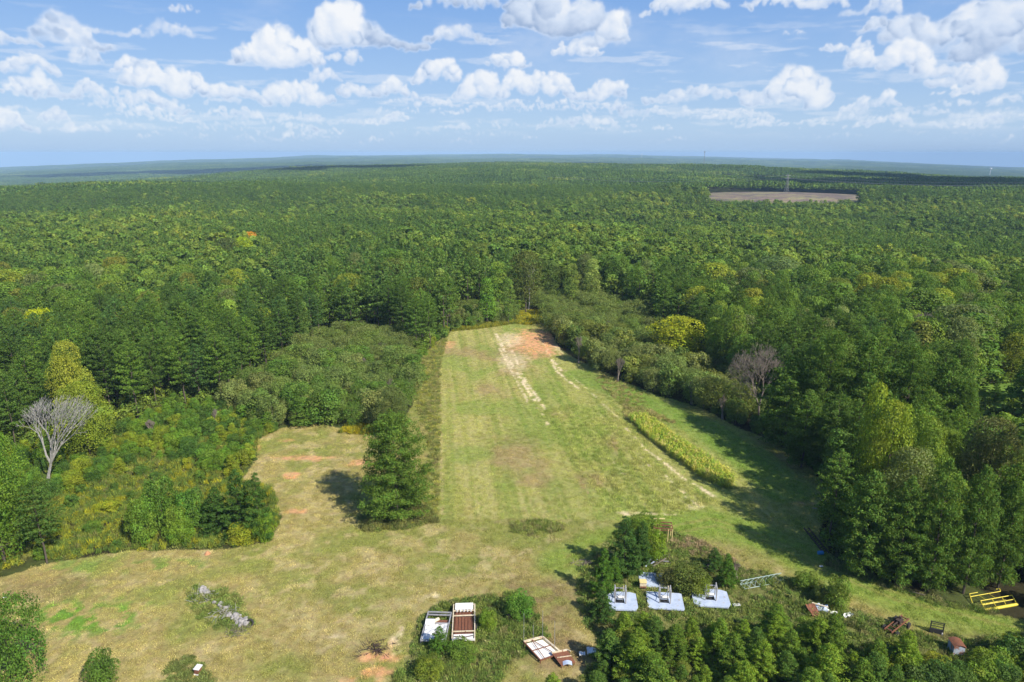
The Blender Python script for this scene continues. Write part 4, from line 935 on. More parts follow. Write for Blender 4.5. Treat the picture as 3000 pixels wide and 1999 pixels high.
bushes(edgep, 2.5, (1.2, 3.4), (.5, .7), ['bush', 'finebush'], [('dark green', (.042, .078, .020)), ('mid green', (.060, .100, .024))], 'bush', 'at the shaded foot of the right wood')
edgeL = [G(*p) for p in [(960, 835), (1002, 792), (1040, 758)]]
bushes(edgeL + [(x - 5, y + 2) for x, y in edgeL[::-1]], 2.6, (1.5, 3), (.5, .7), ['bush'], TH, 'bush', 'under the pine wall beside the far field')
bushes(GOLD, 6.5, (1.1, 2.3), (.5, .8), ['finebush', 'bush'], [('mid green', (.075, .125, .022)), ('yellow-green', (.150, .170, .018)), ('dark green', (.055, .100, .022))], 'bush', 'among the goldenrod at the lower left')

# young pines at the lower right, and the ones scattered in the weeds
YP = [G(*p) for p in [(1362, 1500), (1395, 1470), (1500, 1468), (1600, 1466), (1700, 1462), (1850, 1468), (1960, 1490), (2050, 1500), (2100, 1560), (2100, 1850), (1170, 1850), (1190, 1625), (1300, 1632), (1345, 1590)]]
bushes(YP, 2.9, (2.2, 6.5), (.33, .52), ['youngpine'], [('bright green', (.110, .165, .028)), ('mid green', (.085, .138, .028)), ('dark green', (.062, .110, .030))], 'young pine', 'in the dense planting at the bottom', 'pine', 'young_pine', 240)
bushes(YP, 5.2, (1.4, 3.2), (.5, .7), ['finebush', 'scrub'], [('light green', (.10, .15, .026)), ('olive', (.115, .135, .035))], 'low bush', 'between the young pines')
BR = [G(*p) for p in [(2030, 1500), (2100, 1488), (2240, 1500), (2420, 1495), (2500, 1850), (2100, 1850)]]
bushes(BR, 2.7, (2.2, 4.2), (.5, .68), ['finebush', 'bush'], [('bright green', (.095, .145, .022)), ('dark green', (.050, .092, .024)), ('yellow-green', (.13, .150, .02))], 'leafy bush', 'in the bottom right corner')
for (px, by, top, hw, lab) in [(1432, 1325, 1192, 44, 'dark young pine left of the rusty rack'), (1462, 1318, 1200, 34, 'young pine close beside the rusty rack'), (1380, 1375, 1262, 30, 'bright young pine at the left edge of the debris weeds'), (1405, 1345, 1275, 26, 'young pine between the bright one and the dark one'),
                               (1672, 1352, 1275, 24, 'bright narrow young pine behind the right metal platform'), (1640, 1310, 1262, 24, 'small dark young pine beside the black engine'), (1010, 1505, 1440, 28, 'bright small pine covering the front of the white wagon'),
                               (1385, 1428, 1360, 34, 'grey-green young pine leaning over the left metal platform'), (2100, 1400, 1372, 0, '')]:
    if hw: tree('youngpine', 'young_pine', px, by, top, hw, (.060, .118, .024) if 'bright' in lab else (.042, .085, .026), lab, 'pine')
for (px, by, top, hw, c, lab) in [(1480, 1235, 1188, 42, (.095, .140, .022), 'yellow-green bush behind the rusty rack'), (1500, 1290, 1222, 28, (.105, .155, .018), 'bright vine-like bush left of the rusty rack'), (1195, 1425, 1368, 36, (.060, .13, .022), 'bright green bush with dark red leaves right of the wagons'), (1580, 1362, 1300, 44, (.075, .095, .026), 'brownish green bush between the flat platform and the right one'),
                               (1530, 1345, 1308, 26, (.085, .090, .036), 'small brown-green bush over the flat platform edge'), (1610, 1375, 1325, 26, (.105, .135, .022), 'yellow-green bush beside the right metal platform'), (1850, 1360, 1315, 30, (.085, .125, .024), 'light bush right of the pale metal truss'), (1925, 1400, 1330, 34, (.090, .130, .028), 'loose light green bush above the scrap heap'),
                               (1885, 1395, 1352, 22, (.070, .095, .028), 'low dull bush above the scrap heap'), (1060, 1520, 1480, 40, (.075, .12, .022), 'green bush below the rusty-floored wagon'), (985, 1560, 1515, 36, (.10, .125, .020), 'yellowish bush at the bottom edge left of the wagon weeds'), (1120, 1450, 1405, 24, (.10, .15, .02), 'light bush right of the rusty-floored wagon'),
                               (1380, 1300, 1290, 0, c if False else (0, 0, 0), '')]:
    if hw: tree('finebush', 'bush', px, by, top, hw, c, lab, 'bush')

# ---------------------------------------------------------------- weeds, grass, corn
def tuft(n, rad, h, w, seed, lean=.35, flat=.0):
    r_ = np.random.RandomState(seed); a = r_.uniform(0, 6.28, n); q = rad * np.sqrt(r_.rand(n)); P = np.stack([q * np.cos(a), q * np.sin(a), np.zeros(n)], 1)
    d = unit(np.stack([r_.normal(size=n) * lean, r_.normal(size=n) * lean, np.ones(n)], 1)); hh = h * r_.uniform(.5, 1.15, n)
    s = unit(np.cross(d, r_.normal(size=(n, 3)))) * (w * r_.uniform(.6, 1.3, n))[:, None]
    t = P + d * hh[:, None]; m = P + d * hh[:, None] * .55
    V = np.stack([P - s * .35, m - s, t, m + s], 1).reshape(-1, 3)
    return mesh_np('tuft', V, np.arange(4 * n).reshape(n, 4), MATS['grass_blades'], {'tone': np.repeat(r_.rand(n), 4)})
def leafy(n, rad, h, size, seed):
    r_ = np.random.RandomState(seed); a = r_.uniform(0, 6.28, n); q = rad * r_.rand(n) ** .6; z = h * (1 - (q / rad) ** 2 * .6) * r_.uniform(.25, 1.0, n)
    P = np.stack([q * np.cos(a), q * np.sin(a), z], 1); V, F, T, _ = leaf_quads(P, unit(r_.normal(size=(n, 3)) * .7 + np.array([0, 0, .9])), size, r_, .8)
    return mesh_np('leafy', V, F, MATS['grass_blades'], {'tone': T})
def corn_me(seed):
    r_ = np.random.RandomState(seed); V = []; F = []; T = []
    def q(pts, t):
        o = len(V); V.extend(pts); F.append((o, o + 1, o + 2, o + 3)); T.extend([t] * 4)
    for a in (0, 1.57): q([(-.03 * math.cos(a), -.03 * math.sin(a), 0), (.03 * math.cos(a), .03 * math.sin(a), 0), (.015 * math.cos(a), .015 * math.sin(a), 2.2), (-.015 * math.cos(a), -.015 * math.sin(a), 2.2)], .5)
    for i in range(13):
        z = .25 + i * .15; a = i * 3.14 + r_.normal() * .5; L = r_.uniform(.55, .85); t = r_.rand(); w = .06
        ca, sa = math.cos(a), math.sin(a); prev = [(0 - w * .5 * -sa, -w * .5 * ca, z), (w * .5 * -sa, w * .5 * ca, z)]
        for s, (dr, dz) in enumerate(((.35, .28), (.7, .34), (1.0, .05))):
            ww = w * (1.2, .9, .15)[s]; c = (L * dr * ca, L * dr * sa, z + L * dz); nx = [(c[0] + ww * sa, c[1] - ww * ca, c[2]), (c[0] - ww * sa, c[1] + ww * ca, c[2])]
            q([prev[0], nx[0], nx[1], prev[1]], t); prev = nx
    return mesh_np('corn', np.array(V), np.array(F), MATS['grass_blades'], {'tone': np.array(T)})
GP = [tuft(46, .55, .17, .028, s) for s in (1, 2, 3)]
WP = [tuft(60, .45, .85, .035, s, .30) for s in (11, 12, 13)] + [leafy(150, .55, .75, .11, s) for s in (14, 15, 16)]
def fill(poly, per):
    P = np.array(poly); a, b, c, d = P[:, 0].min(), P[:, 0].max(), P[:, 1].min(), P[:, 1].max(); n = int((b - a) * (d - c) * per)
    A = rs.uniform(a, b, n); B = rs.uniform(c, d, n); k = inpoly(A, B, poly); u, v, _ = proj(A[k], B[k], 0 * A[k]); q = (u > -120) & (u < 2470) & (v < 1760); return A[k][q], B[k][q]
A, B = fill(OPEN, 2.3)
dens = 1 - sst(150, 235, B) * .6; k = rs.rand(len(A)) < dens; A, B = A[k], B[k]
gc = ground_colour(A, B); bare_ = (gc[:, 0] > .36) | ((gc[:, 0] > .28) & (gc[:, 1] < gc[:, 0] * .66)); k = ~bare_ | (rs.rand(len(A)) < .15); A, B, gc = A[k], B[k], gc[k]
def lift(A, B):
    nearf = 1 - sst(150, 260, np.hypot(A, B)); return hill(A, B) + (N2.f(A / 3, B / 3, 3) - .5) * .22 * nearf + (N3.f(A / 14, B / 14, 2) - .5) * .7 * nearf
tall = inpoly(A, B, [G(*p) for p in [(1240, 950), (1300, 930), (1480, 960), (1500, 1060), (1640, 1150), (1550, 1190), (1400, 1180), (1330, 1080)]])
s = rs.uniform(.6, 1.25, len(A)); sz = s * np.where(tall, 2.2, 1.0) * rs.uniform(.5, 1.5, len(A))
scatter('grass', A, B, lift(A, B) - .03, rs.uniform(0, 6.28, len(A)), np.stack([s, s, sz], 1), rs.randint(0, 3, len(A)), GP, 'short patchy hay grass on the open ground', col=np.clip(gc * rs.uniform(.75, 1.45, (len(A), 1)) * np.array([1.02, 1.06, .95]), 0, 1)); print('grass', len(A))
XS = []; 
def weeds(poly, per, hs, cols, wts=None, extra=None):
    A, B = fill(poly, per)
    if extra is not None: k = extra(A, B); A, B = A[k], B[k]
    n = len(A); C = np.array(cols)[rs.choice(len(cols), n, p=wts)] * rs.uniform(.75, 1.3, (n, 1)); s = rs.uniform(.7, 1.3, n); hh = rs.uniform(*hs, n) * (.55 + .9 * N1.f(A / 2.5, B / 2.5, 2))
    XS.append((A, B, C, s, hh, rs.randint(0, 6, n)))
offdeb = lambda A, B: np.all([np.hypot(A - G(*p)[0], B - G(*p)[1]) > r for p, r in (((1000, 1446), 1.6), ((1066, 1436), 2.2), ((1066, 1455), 1.9), ((1066, 1410), 1.9), ((1632, 1372), 2.5), ((1530, 1382), 2.5), ((1428, 1386), 1.9), ((1500, 1335), 1.6), ((1240, 1490), 2.0))], axis=0)
WC = [(.115, .160, .032), (.150, .180, .040), (.085, .138, .026), (.180, .175, .066), (.125, .140, .045)]
weeds(WILD, 3.0, (.55, 1.1), WC, [.35, .25, .2, .12, .08], lambda A, B: offdeb(A, B) & (rs.rand(len(A)) < np.where(N2.f(A / 4, B / 4, 2) > .38, 1, .25)))
weeds(WILD2, 3.6, (.6, 1.2), WC, [.38, .27, .22, .08, .05], offdeb)
weeds(GOLD, 3.0, (.9, 1.7), [(.080, .125, .022), (.120, .155, .025), (.23, .225, .014), (.165, .180, .02), (.13, .135, .040)], [.34, .26, .13, .17, .10], lambda A, B: rs.rand(len(A)) < .9)
weeds(THICK, 1.6, (.9, 1.7), [(.085, .135, .024), (.13, .16, .026), (.16, .165, .03)])
weeds(STRIP, 2.4, (.4, 1.0), [(.17, .18, .05), (.20, .195, .06), (.13, .16, .035), (.21, .21, .035), (.16, .145, .055)], [.3, .2, .25, .15, .1])
weeds(LITTLE, 4, (.5, 1.0), [(.13, .17, .035), (.18, .20, .045), (.17, .16, .06)])
weeds([G(*p) for p in [(830, 1190), (905, 1165), (1000, 1170), (1005, 1200), (930, 1216), (835, 1224)]], 4, (.8, 1.4), [(.10, .135, .03), (.15, .155, .04), (.12, .12, .04)])
weeds(PILE, 3.2, (.4, .9), [(.13, .17, .035), (.18, .19, .055), (.10, .145, .03)])
weeds([G(*p) for p in [(370, 1568), (390, 1520), (440, 1505), (480, 1530), (490, 1600), (370, 1600)]], 4, (.4, .7), [(.10, .125, .03), (.12, .15, .04)])
weeds([G(*p) for p in [(780, 995), (800, 972), (860, 984), (872, 1000)]], 6, (1.0, 1.7), [(.27, .23, .012), (.14, .16, .02)])
weeds([G(*p) for p in [(1185, 742), (1192, 714), (1240, 712), (1255, 740), (1215, 745)]], 5, (.8, 1.4), [(.30, .26, .014), (.2, .2, .02), (.14, .16, .02)])
weeds([G(*p) for p in [(1040, 760), (1120, 752), (1185, 742), (1185, 736), (1110, 742), (1040, 750)]], 5, (.8, 1.6), [(.20, .19, .02), (.12, .14, .02)])
weeds([G(*p) for p in [(1365, 872), (1400, 858), (1480, 905), (1500, 960), (1440, 950)]], 1.0, (.3, .8), [(.24, .20, .08), (.20, .19, .06), (.16, .18, .04)])
weeds([G(*p) for p in [(1430, 940), (1480, 935), (1560, 975), (1480, 965), (1440, 968)]], 2.0, (.4, .9), [(.25, .22, .08), (.19, .19, .05)])
weeds([G(*p) for p in [(1905, 1285), (2010, 1325), (2150, 1378), (2300, 1402), (2300, 1412), (2150, 1392), (2000, 1340), (1890, 1298)]], 4, (.5, .9), WC)
weeds([G(*p) for p in [(1535, 1245), (1570, 1230), (1640, 1255), (1690, 1290), (1600, 1280)]], 4, (.6, 1.0), [(.28, .21, .12), (.2, .16, .08), (.15, .14, .05)])
A, B, C, s, hh, ii = [np.concatenate([q[i] for q in XS]) for i in range(6)]
scatter('tall_weeds', A, B, lift(A, B) - .05, rs.uniform(0, 6.28, len(A)), np.stack([s, s, hh], 1), ii, WP, 'tall green and golden weeds round the debris and along the field edges', col=C); print('weeds', len(A))
# corn
r1 = G(1438, 968); r2 = G(1655, 1128); dx, dy = r2[0] - r1[0], r2[1] - r1[1]; L = math.hypot(dx, dy); ux, uy = dx / L, dy / L
cA = []; cB = []
for row in range(7):
    for i in range(int((L + 4) / .30)):
        q = i * .30 + rs.uniform(-.08, .08); w = row * .85 + rs.uniform(-.08, .08); cA.append(r1[0] + ux * q - uy * w); cB.append(r1[1] + uy * q + ux * w)
cA, cB = np.array(cA), np.array(cB); k = inpoly(cA, cB, CORN) & (rs.rand(len(cA)) < .9); cA, cB = cA[k], cB[k]; n = len(cA)
cc = np.array([(.23, .28, .030), (.16, .24, .030), (.34, .32, .05), (.36, .32, .09)])[rs.choice(4, n, p=[.35, .3, .2, .15])]; s = rs.uniform(.8, 1.1, n)
scatter('corn_crop', cA, cB, lift(cA, cB) - .03, rs.uniform(0, 6.28, n), np.stack([s, s, s * (.55 + .35 * N1.f(cA / 4, cB / 4, 2))], 1), rs.randint(0, 3, n), [corn_me(s_) for s_ in (1, 2, 3)], 'strip of ripening corn beside the stony rows of the field', col=cc); print('corn', n)
# the scrub farther in, behind the bushes one can single out
oa = np.array(OVER); n = len(oa); sp_ = []
for q in range(4):
    V, F, T, Hh = PROTO['scrub'][q][4]; sp_.append(mesh_np('scrub_lod', V, F, MATS['scrub_foliage'], {'tone': T, 'hue': Hh}))
scatter('scrub', oa[:, 0], oa[:, 1], hill(oa[:, 0], oa[:, 1]), rs.uniform(0, 6.28, n), np.stack([oa[:, 2] / 6.5 * .95] * 3, 1), rs.randint(0, 4, n), sp_, 'grey-green scrub filling the ground behind the nearer scrub bushes')
# undergrowth under the near trees
uA, uB = cand(3.4, 74, 330, 50); gx_, gy_, _ = proj(uA, uB, 0 * uA); k = clear(uA, uB) & ~((gx_ > 2170) & (gx_ < 2700) & (gy_ > 1366)); uA, uB = uA[k], uB[k]; n = len(uA); s = rs.uniform(.6, 1.3, n)
bu = [crown_mesh('undergrowth', lobes_crown(np.random.RandomState(q), broad_lobes(np.random.RandomState(q), 3.2, 2.2, .02, 'dome', 9), 420, .34), 'broadleaf_foliage') for q in (31, 32, 33)]
scatter('undergrowth', uA, uB, hill(uA, uB) - .2, rs.uniform(0, 6.28, n), np.stack([s, s, s], 1), rs.randint(0, 3, n), bu, 'dark undergrowth beneath the trees of the wood'); print('under', n)

# ---------------------------------------------------------------- things left lying about
def at_px(px, py, z=0.0):
    x, y = G(px, py, z); return float(x), float(y)
def gz(x, y): return float(lift(np.array([x]), np.array([y]))[0])
def yaw(a, b):
    (x0, y0), (x1, y1) = at_px(*a), at_px(*b); return math.atan2(y1 - y0, x1 - x0)
def pxdist(a, b):
    (x0, y0), (x1, y1) = at_px(*a), at_px(*b); return math.hypot(x1 - x0, y1 - y0)

# three metal platforms, each with an A-frame stand over a square well
def platform(cx, cy, rz, W, D, lab, cut, fx, variant):
    x, y = at_px(cx, cy, .35); z = gz(x, y)
    t = empty('metal_platform', (x, y, z), rz, lab, 'platform', 'pale metal platforms with stands in the weeds')
    m = MB(); w, d = W / 2, D / 2; hw, hd = .62, .50; oy = -.05
    zt, zb = .50, .30
    out = [(-w + cut, -d), (w - cut * .6, -d), (w, -d + cut), (w, d - cut * .5), (w - cut, d), (-w + cut * .4, d), (-w, d - cut * .5), (-w, -d + cut * .6)]
    inn = [(fx - hw, oy - hd), (fx + hw, oy - hd), (fx + hw, oy - hd), (fx + hw, oy + hd), (fx + hw, oy + hd), (fx - hw, oy + hd), (fx - hw, oy + hd), (fx - hw, oy - hd)]
    n = 8; vs = [(a, b, zt) for a, b in out] + [(a, b, zt) for a, b in inn] + [(a, b, zb) for a, b in out] + [(a, b, zb) for a, b in inn]; fs = []
    for i in range(n):
        j = (i + 1) % n
        fs += [(i, j, n + j, n + i), (2 * n + j, 2 * n + i, 3 * n + i, 3 * n + j), (2 * n + i, 2 * n + j, j, i), (n + i, n + j, 3 * n + j, 3 * n + i)]
    m.add(vs, fs)
    for i in range(5): m.box((-w * .8 + i * w * .4, -d - .015, .40), (.05, .03, .2))
    m.obj('deck', MATS['faded_sheet_metal'], t)
    m = MB()
    for a, b in ((-w * .8, -d * .8), (w * .8, -d * .8), (-w * .8, d * .8), (w * .8, d * .8)): m.box((a, b, .14), (.3, .3, .32))
    m.obj('footing', MATS['galvanised_steel'], t)
    m = MB(); m.box((fx, oy, .16), (2 * hw + .1, 2 * hd + .1, .05)); m.obj('dark_pit_plate', MATS['black_steel'], t)  # black plate stands in for the darkness inside the square opening
    H = 2.7
    for sx in (-1, 1):
        for sy, le in ((-1, .10), (1, .30)):
            m = MB(); m.beam((fx + sx * (hw + .12), oy + sy * .62, zt), (fx + sx * (hw + .10), oy + sy * .62 * (1 - le) - (.15 if sy > 0 else 0), H if sy > 0 else H - .25), .13, .13); m.obj('leg', MATS['galvanised_steel'], t)
        m = MB(); m.beam((fx + sx * (hw + .11), oy - .62, H - .28), (fx + sx * (hw + .11), oy + .34, H + .02), .12, .12); m.obj('top_rail', MATS['galvanised_steel'], t)
    m = MB(); m.beam((fx - hw - .1, oy + .30, H - .42), (fx + hw + .1, oy + .30, H - .42), .12, .12)
    m.beam((fx - hw - .1, oy - .45, 1.0), (fx + hw + .1, oy + .3, H - .5), .05, .05); m.obj('crossbar', MATS['galvanised_steel'], t)
    m = MB(); m.bar((fx - hw, oy + hd + .05, .68), (fx + hw, oy + hd + .05, .68), .19, .19, 14); m.obj('roller', MATS['white_paint'], t)
    if variant:
        m = MB(); m.bar((fx + hw - .25, oy - .2, .5), (fx + hw - .25, oy - .2, H + .1), .05, .05, 6); m.bar((fx + hw - .25, oy - .2, H + .1), (fx + hw - .25, oy - .2, H + .25), .09, .09, 8); m.obj('vent_pipe', MATS['cream_paint'], t)
    return t
platform(1430, 1384, -.06, 4.0, 3.9, 'leftmost pale metal platform, half hidden by a young pine', .7, -.35, 1)
platform(1528, 1382, -.10, 4.9, 3.6, 'middle pale metal platform with a square well under its stand', .25, -.1, 1)
platform(1633, 1372, -.10, 5.0, 3.9, 'right pale metal platform with clipped corners and a stand', .8, -.1, 0)
# flat platform with two beams, and the crate on it
x, y = at_px(1500, 1333, .3); t = empty('flat_platform', (x, y, gz(x, y)), -.08, 'flat pale metal platform with two dark beams, behind the middle stand', 'platform')
m = MB(); m.box((0, 0, .24), (3.9, 3.3, .18)); m.box((-.1, 1.45, .355), (3.5, .35, .06)); m.obj('deck', MATS['faded_sheet_metal'], t)
for q in (.55, .95): m = MB(); m.beam((q - .35, 1.5, .41), (q + .45, -1.6, .41), .13, .14); m.obj('beam', MATS['galvanised_steel'], t)
x, y = at_px(1477, 1349, .33); t = empty('crate', (x, y, gz(x, y) + .33), -.08, 'cream-topped rusty box standing on the flat metal platform', 'box')
m = MB(); m.box((0, 0, .42), (.92, .85, .84), taper=.96); m.obj('box', MATS['cream_paint'], t)
m = MB(); m.box((0, -.01, .87), (1.0, .95, .07)); m.obj('lid', MATS['yellow_cream'], t)
m = MB(); m.box((0, -.425, .16), (.8, .05, .24)); m.obj('rusted_hatch', MATS['rust'], t)

# rusty rack with cream legs
x, y = at_px(1523, 1243); z = gz(x, y); t = empty('steel_rack', (x, y + .6, z), -.12, 'rusty-topped angle steel rack with cream legs at the top of the debris weeds', 'rack')
W, D, H = 2.9, 1.9, 2.6
for i, (a, b) in enumerate(((-1, -1), (1, -1), (-1, 1), (1, 1), (-.35, -1), (.55, -1))):
    m = MB(); m.beam((a * W / 2, b * D / 2, 0), (a * W / 2, b * D / 2, H * (.97 if i == 4 else 1)), .10, .10); m.obj('leg', MATS['yellow_cream'], t)
m = MB()
for b in (-1, 0, 1): m.beam((-W / 2, b * D / 2, H), (W / 2, b * D / 2, H + .05), .14, .12)
for a in (-1, 1): m.beam((a * W / 2, -D / 2, H + .02), (a * W / 2, D / 2, H + .02), .12, .10)
m.beam((-W / 2, -D / 2, H - .35), (W / 2, -D / 2, H - .30), .08, .10); m.obj('top_frame', MATS['rust'], t)
m = MB(); m.beam((-W / 2 + .1, D / 2 + .4, H + .35), (W * .15, D / 2 + .4, H + .45), .12, .12); m.beam((-W / 2 + .5, D / 2, H), (-W / 2 + .5, D / 2 + .4, H + .36), .06, .06); m.obj('upper_bar', MATS['yellow_cream'], t)
m = MB(); m.beam((-W * .175, -D / 2 - .03, .15), (-W / 2, -D / 2 - .03, .15), .08, .08); m.beam((-W / 2, -D / 2, .9), (-W / 2, D / 2, .9), .07, .07); m.obj('lower_bar', MATS['yellow_cream'], t)

# wagon with rusty ribbed floor
rz = yaw((1064, 1469), (1066, 1396)) - math.pi / 2; x, y = at_px(1066, 1436, .5); z = gz(x, y)
t = empty('farm_wagon', (x, y, z), rz, 'wagon bed with cream rails and a rusty ribbed floor in the weeds', 'wagon')
W, L = 2.85, 7.0
m = MB(); m.box((0, .35, .55), (W - .35, L - 1.9, .08))
for i in range(6): m.box((-W / 2 + .38 + i * (W - .76) / 5, .35, .64), (.13, L - 1.95, .10))
m.obj('floor', MATS['rust'], t)
m = MB()
for s in (-1, 1): m.box((s * W / 2, 0, .95), (.13, L, .16)); m.box((s * W / 2, 0, .55), (.10, L - .2, .10))
for yy in (L / 2 - .05, L / 2 - 1.3, 1.2, -L / 2 + 1.6): m.box((0, yy, .95), (W - .13, .12, .12))
for s in (-1, 1):
    for k in range(7): m.box((s * W / 2, -L / 2 + .3 + k * (L - .6) / 6, .5), (.10, .10, .80))
m.obj('rail_frame', MATS['cream_paint'], t)
m = MB(); m.box((0, L / 2 - .62, 1.12), (W - .45, 1.15, .08), rot=(.12, 0, 0))
for i in range(5): m.box((-W / 2 + .5 + i * (W - 1.0) / 4, L / 2 - 1.35, 1.0), (.16, .30, .22))
m.obj('head_board', MATS['white_paint'], t)
m = MB(); m.box((0, -L / 2 + .62, .78), (W - .3, 1.1, .08), rot=(.1, 0, 0)); m.box((0, -L / 2 + .02, .95), (W, .12, .26)); m.obj('tail_board', MATS['white_paint'], t)
m = MB(); m.beam((-W / 2 + .2, -L / 2 + .75, .92), (0, -L / 2 + .55, .88), .06, .08); m.beam((0, -L / 2 + .55, .88), (W / 2 - .2, -L / 2 + .8, .92), .06, .08); m.box((0, -L / 2 + .6, .90), (.35, .16, .12)); m.obj('linkage', MATS['dark_rust'], t)
for s in (-1, 1):
    m = MB(); m.bar((s * (W / 2 + .05), -.4, .42), (s * (W / 2 + .32), -.4, .42), .42, .42, 20); m.obj('wheel', MATS['tyre_rubber'], t)
# the white wagon beside it
rz = yaw((990, 1473), (1004, 1416)) - math.pi / 2; x, y = at_px(1003, 1446, .5); z = gz(x, y)
t = empty('farm_wagon', (x, y, z), rz, 'white wagon frame with crumpled white sheets left of the rusty-floored one', 'wagon')
W, L = 3.1, 5.6
m = MB()
for s in (-1, 1): m.box((s * W / 2, 0, .85), (.13, L, .15))
for yy in (L / 2, L / 2 - .55, .6, -L / 2): m.box((0, yy, .86), (W, .14, .14))
for s in (-1, 1):
    for k in range(4): m.box((s * W / 2, -L / 2 + .1 + k * (L - .2) / 3, .42), (.10, .10, .78))
m.obj('rail_frame', MATS['galvanised_steel'], t)
m = MB(); m.box((.1, .95, .55), (W - .4, 1.4, .06)); m.obj('rusty_floor', MATS['rust'], t)
nz = lambda u, v, s: float(N1.f(np.array([u * 4 + s]), np.array([v * 4 + s]), 3)[0])
m = MB(); m.sheet(lambda u, v: ((u - .5) * (W - .3), -L / 2 + .25 + v * 3.1, .80 + .55 * (nz(u, v, 3) - .35)), 10, 10, .03); m.obj('crumpled_sheet', MATS['white_paint'], t)
m = MB(); m.sheet(lambda u, v: (-.9 + (u - .5) * 1.2, .1 + v * 1.2, 1.0 + .35 * (1 - abs(2 * v - 1))), 5, 6, .04); m.obj('folded_panel', MATS['white_paint'], t)
m = MB(); m.bar((-.7, .55, 1.0), (.1, 1.3, 1.0), .22, .22, 12); m.obj('cream_roll', MATS['cream_paint'], t)

# tilted white frame with tall thin rods
P = [at_px(1203.5, 1478, .9), at_px(1246.6, 1467, .9), at_px(1290, 1503, .5), at_px(1242, 1520, .5)]; cx = sum(p[0] for p in P) / 4; cy = sum(p[1] for p in P) / 4
z = gz(cx, cy); t = empty('flatbed_trailer', (cx, cy, z), 0, 'tilted frame with a white floor and tall thin rods below the wagons', 'trailer')
Q = [Vector((p[0] - cx, p[1] - cy, h)) for p, h in zip(P, (.95, .95, .5, .5))]
m = MB(); m.beam(Q[0], Q[1], .22, .2); m.beam(Q[1], Q[2], .22, .2); m.obj('edge_rail', MATS['cream_paint'], t)
m = MB(); m.beam(Q[0] - Vector((0, 0, .02)), Q[3], .14, .14); m.beam(Q[3], Q[2], .14, .14); m.beam((Q[0] + Q[3]) / 2 + Vector((0, 0, .0)), (Q[1] + Q[2]) / 2, .09, .09)
m.beam(Q[0] * .6 + Q[1] * .4 + Vector((0, 0, .05)), Q[2] * .75 + Q[3] * .25 + Vector((0, 0, .05)), .07, .07); m.beam(Q[0] * .6 + Q[1] * .4 + Vector((0, 0, .05)), Q[3] * .8 + Q[2] * .2 + Vector((0, 0, .05)), .07, .07); m.obj('brace', MATS['rust'], t)
m = MB(); S = [q * .90 - Vector((0, 0, .16)) for q in Q]; S2 = [q - Vector((0, 0, .05)) for q in S]; m.add(S + S2, [(3, 2, 1, 0), (4, 5, 6, 7), (0, 1, 5, 4), (1, 2, 6, 5), (2, 3, 7, 6), (3, 0, 4, 7)]); m.obj('white_floor', MATS['white_paint'], t)
for q, h, r in ((Q[0], 4.2, .025), (Q[1], 3.9, .03), (Q[0] * .5 + Q[1] * .5, 2.1, .03), (Q[1] * .35 + Q[2] * .65, 3.8, .03)):
    m = MB(); m.bar(q, q + Vector((rs.uniform(-.05, .05), rs.uniform(-.05, .05), h)), r, r * .8, 6); m.obj('rod', MATS['galvanised_steel'], t)
m = MB()
for q in Q: m.bar((q.x, q.y, 0), (q.x, q.y, q.z), .06, .06, 6)
m.obj('support', MATS['rust'], t)
P = [at_px(1268, 1504, .7), at_px(1304, 1497, .7), at_px(1322, 1524, .45), at_px(1290, 1532, .45)]; cx = sum(p[0] for p in P) / 4; cy = sum(p[1] for p in P) / 4
t = empty('rusty_tray', (cx, cy, gz(cx, cy)), 0, 'rust brown tray with a cream edge beside the tilted white frame', 'tray')
Q = [Vector((p[0] - cx, p[1] - cy, h)) for p, h in zip(P, (.8, .8, .5, .5))]; S2 = [q - Vector((0, 0, .08)) for q in Q]
m = MB(); m.add(Q + S2, [(3, 2, 1, 0), (4, 5, 6, 7), (0, 1, 5, 4), (1, 2, 6, 5), (2, 3, 7, 6), (3, 0, 4, 7)]); m.obj('plate', MATS['rust'], t)
m = MB(); m.beam(Q[0] + Vector((0, 0, .06)), Q[1] + Vector((0, 0, .06)), .20, .12); m.beam(Q[0] * .6 + Q[3] * .4 + Vector((.2, 0, .07)), Q[1] * .5 + Q[2] * .5 + Vector((0, 0, .07)), .08, .08); m.beam(Q[1] + Vector((-.1, 0, .1)), Q[1] * .7 + Q[2] * .3 + Vector((.1, .1, .3)), .12, .08); m.obj('cream_rail', MATS['cream_paint'], t)
m = MB(); m.sheet(lambda u, v: (Q[3].x + .2 + u * 1.1, Q[3].y + .0 + v * .6, .55 + .2 * math.sin(u * 3.1) + .05 * v), 6, 3, .04); m.obj('curved_cover', MATS['faded_sheet_metal'], t)
m = MB()
for q in Q: m.bar((q.x * .9, q.y * .9, 0), (q.x * .9, q.y * .9, q.z - .08), .05, .05, 6)
m.obj('support', MATS['rust'], t)
# scraps between the pines
for (px, py, s, lab) in [(1360, 1497, .75, 'crumpled white scrap between the tray and the young pines'), (1338, 1502, .45, 'small white scrap left of the crumpled one by the young pines')]:
    x, y = at_px(px, py, .6); m = MB(); m.sheet(lambda u, v: ((u - .5) * s * 1.6, (v - .5) * s * 1.6, .55 + s * .8 * (nz(u, v, px) - .4)), 7, 7, .03); o = m.obj('scrap_sheet', MATS['white_paint']); o.location = (x, y, gz(x, y)); tag(o, lab, 'scrap')

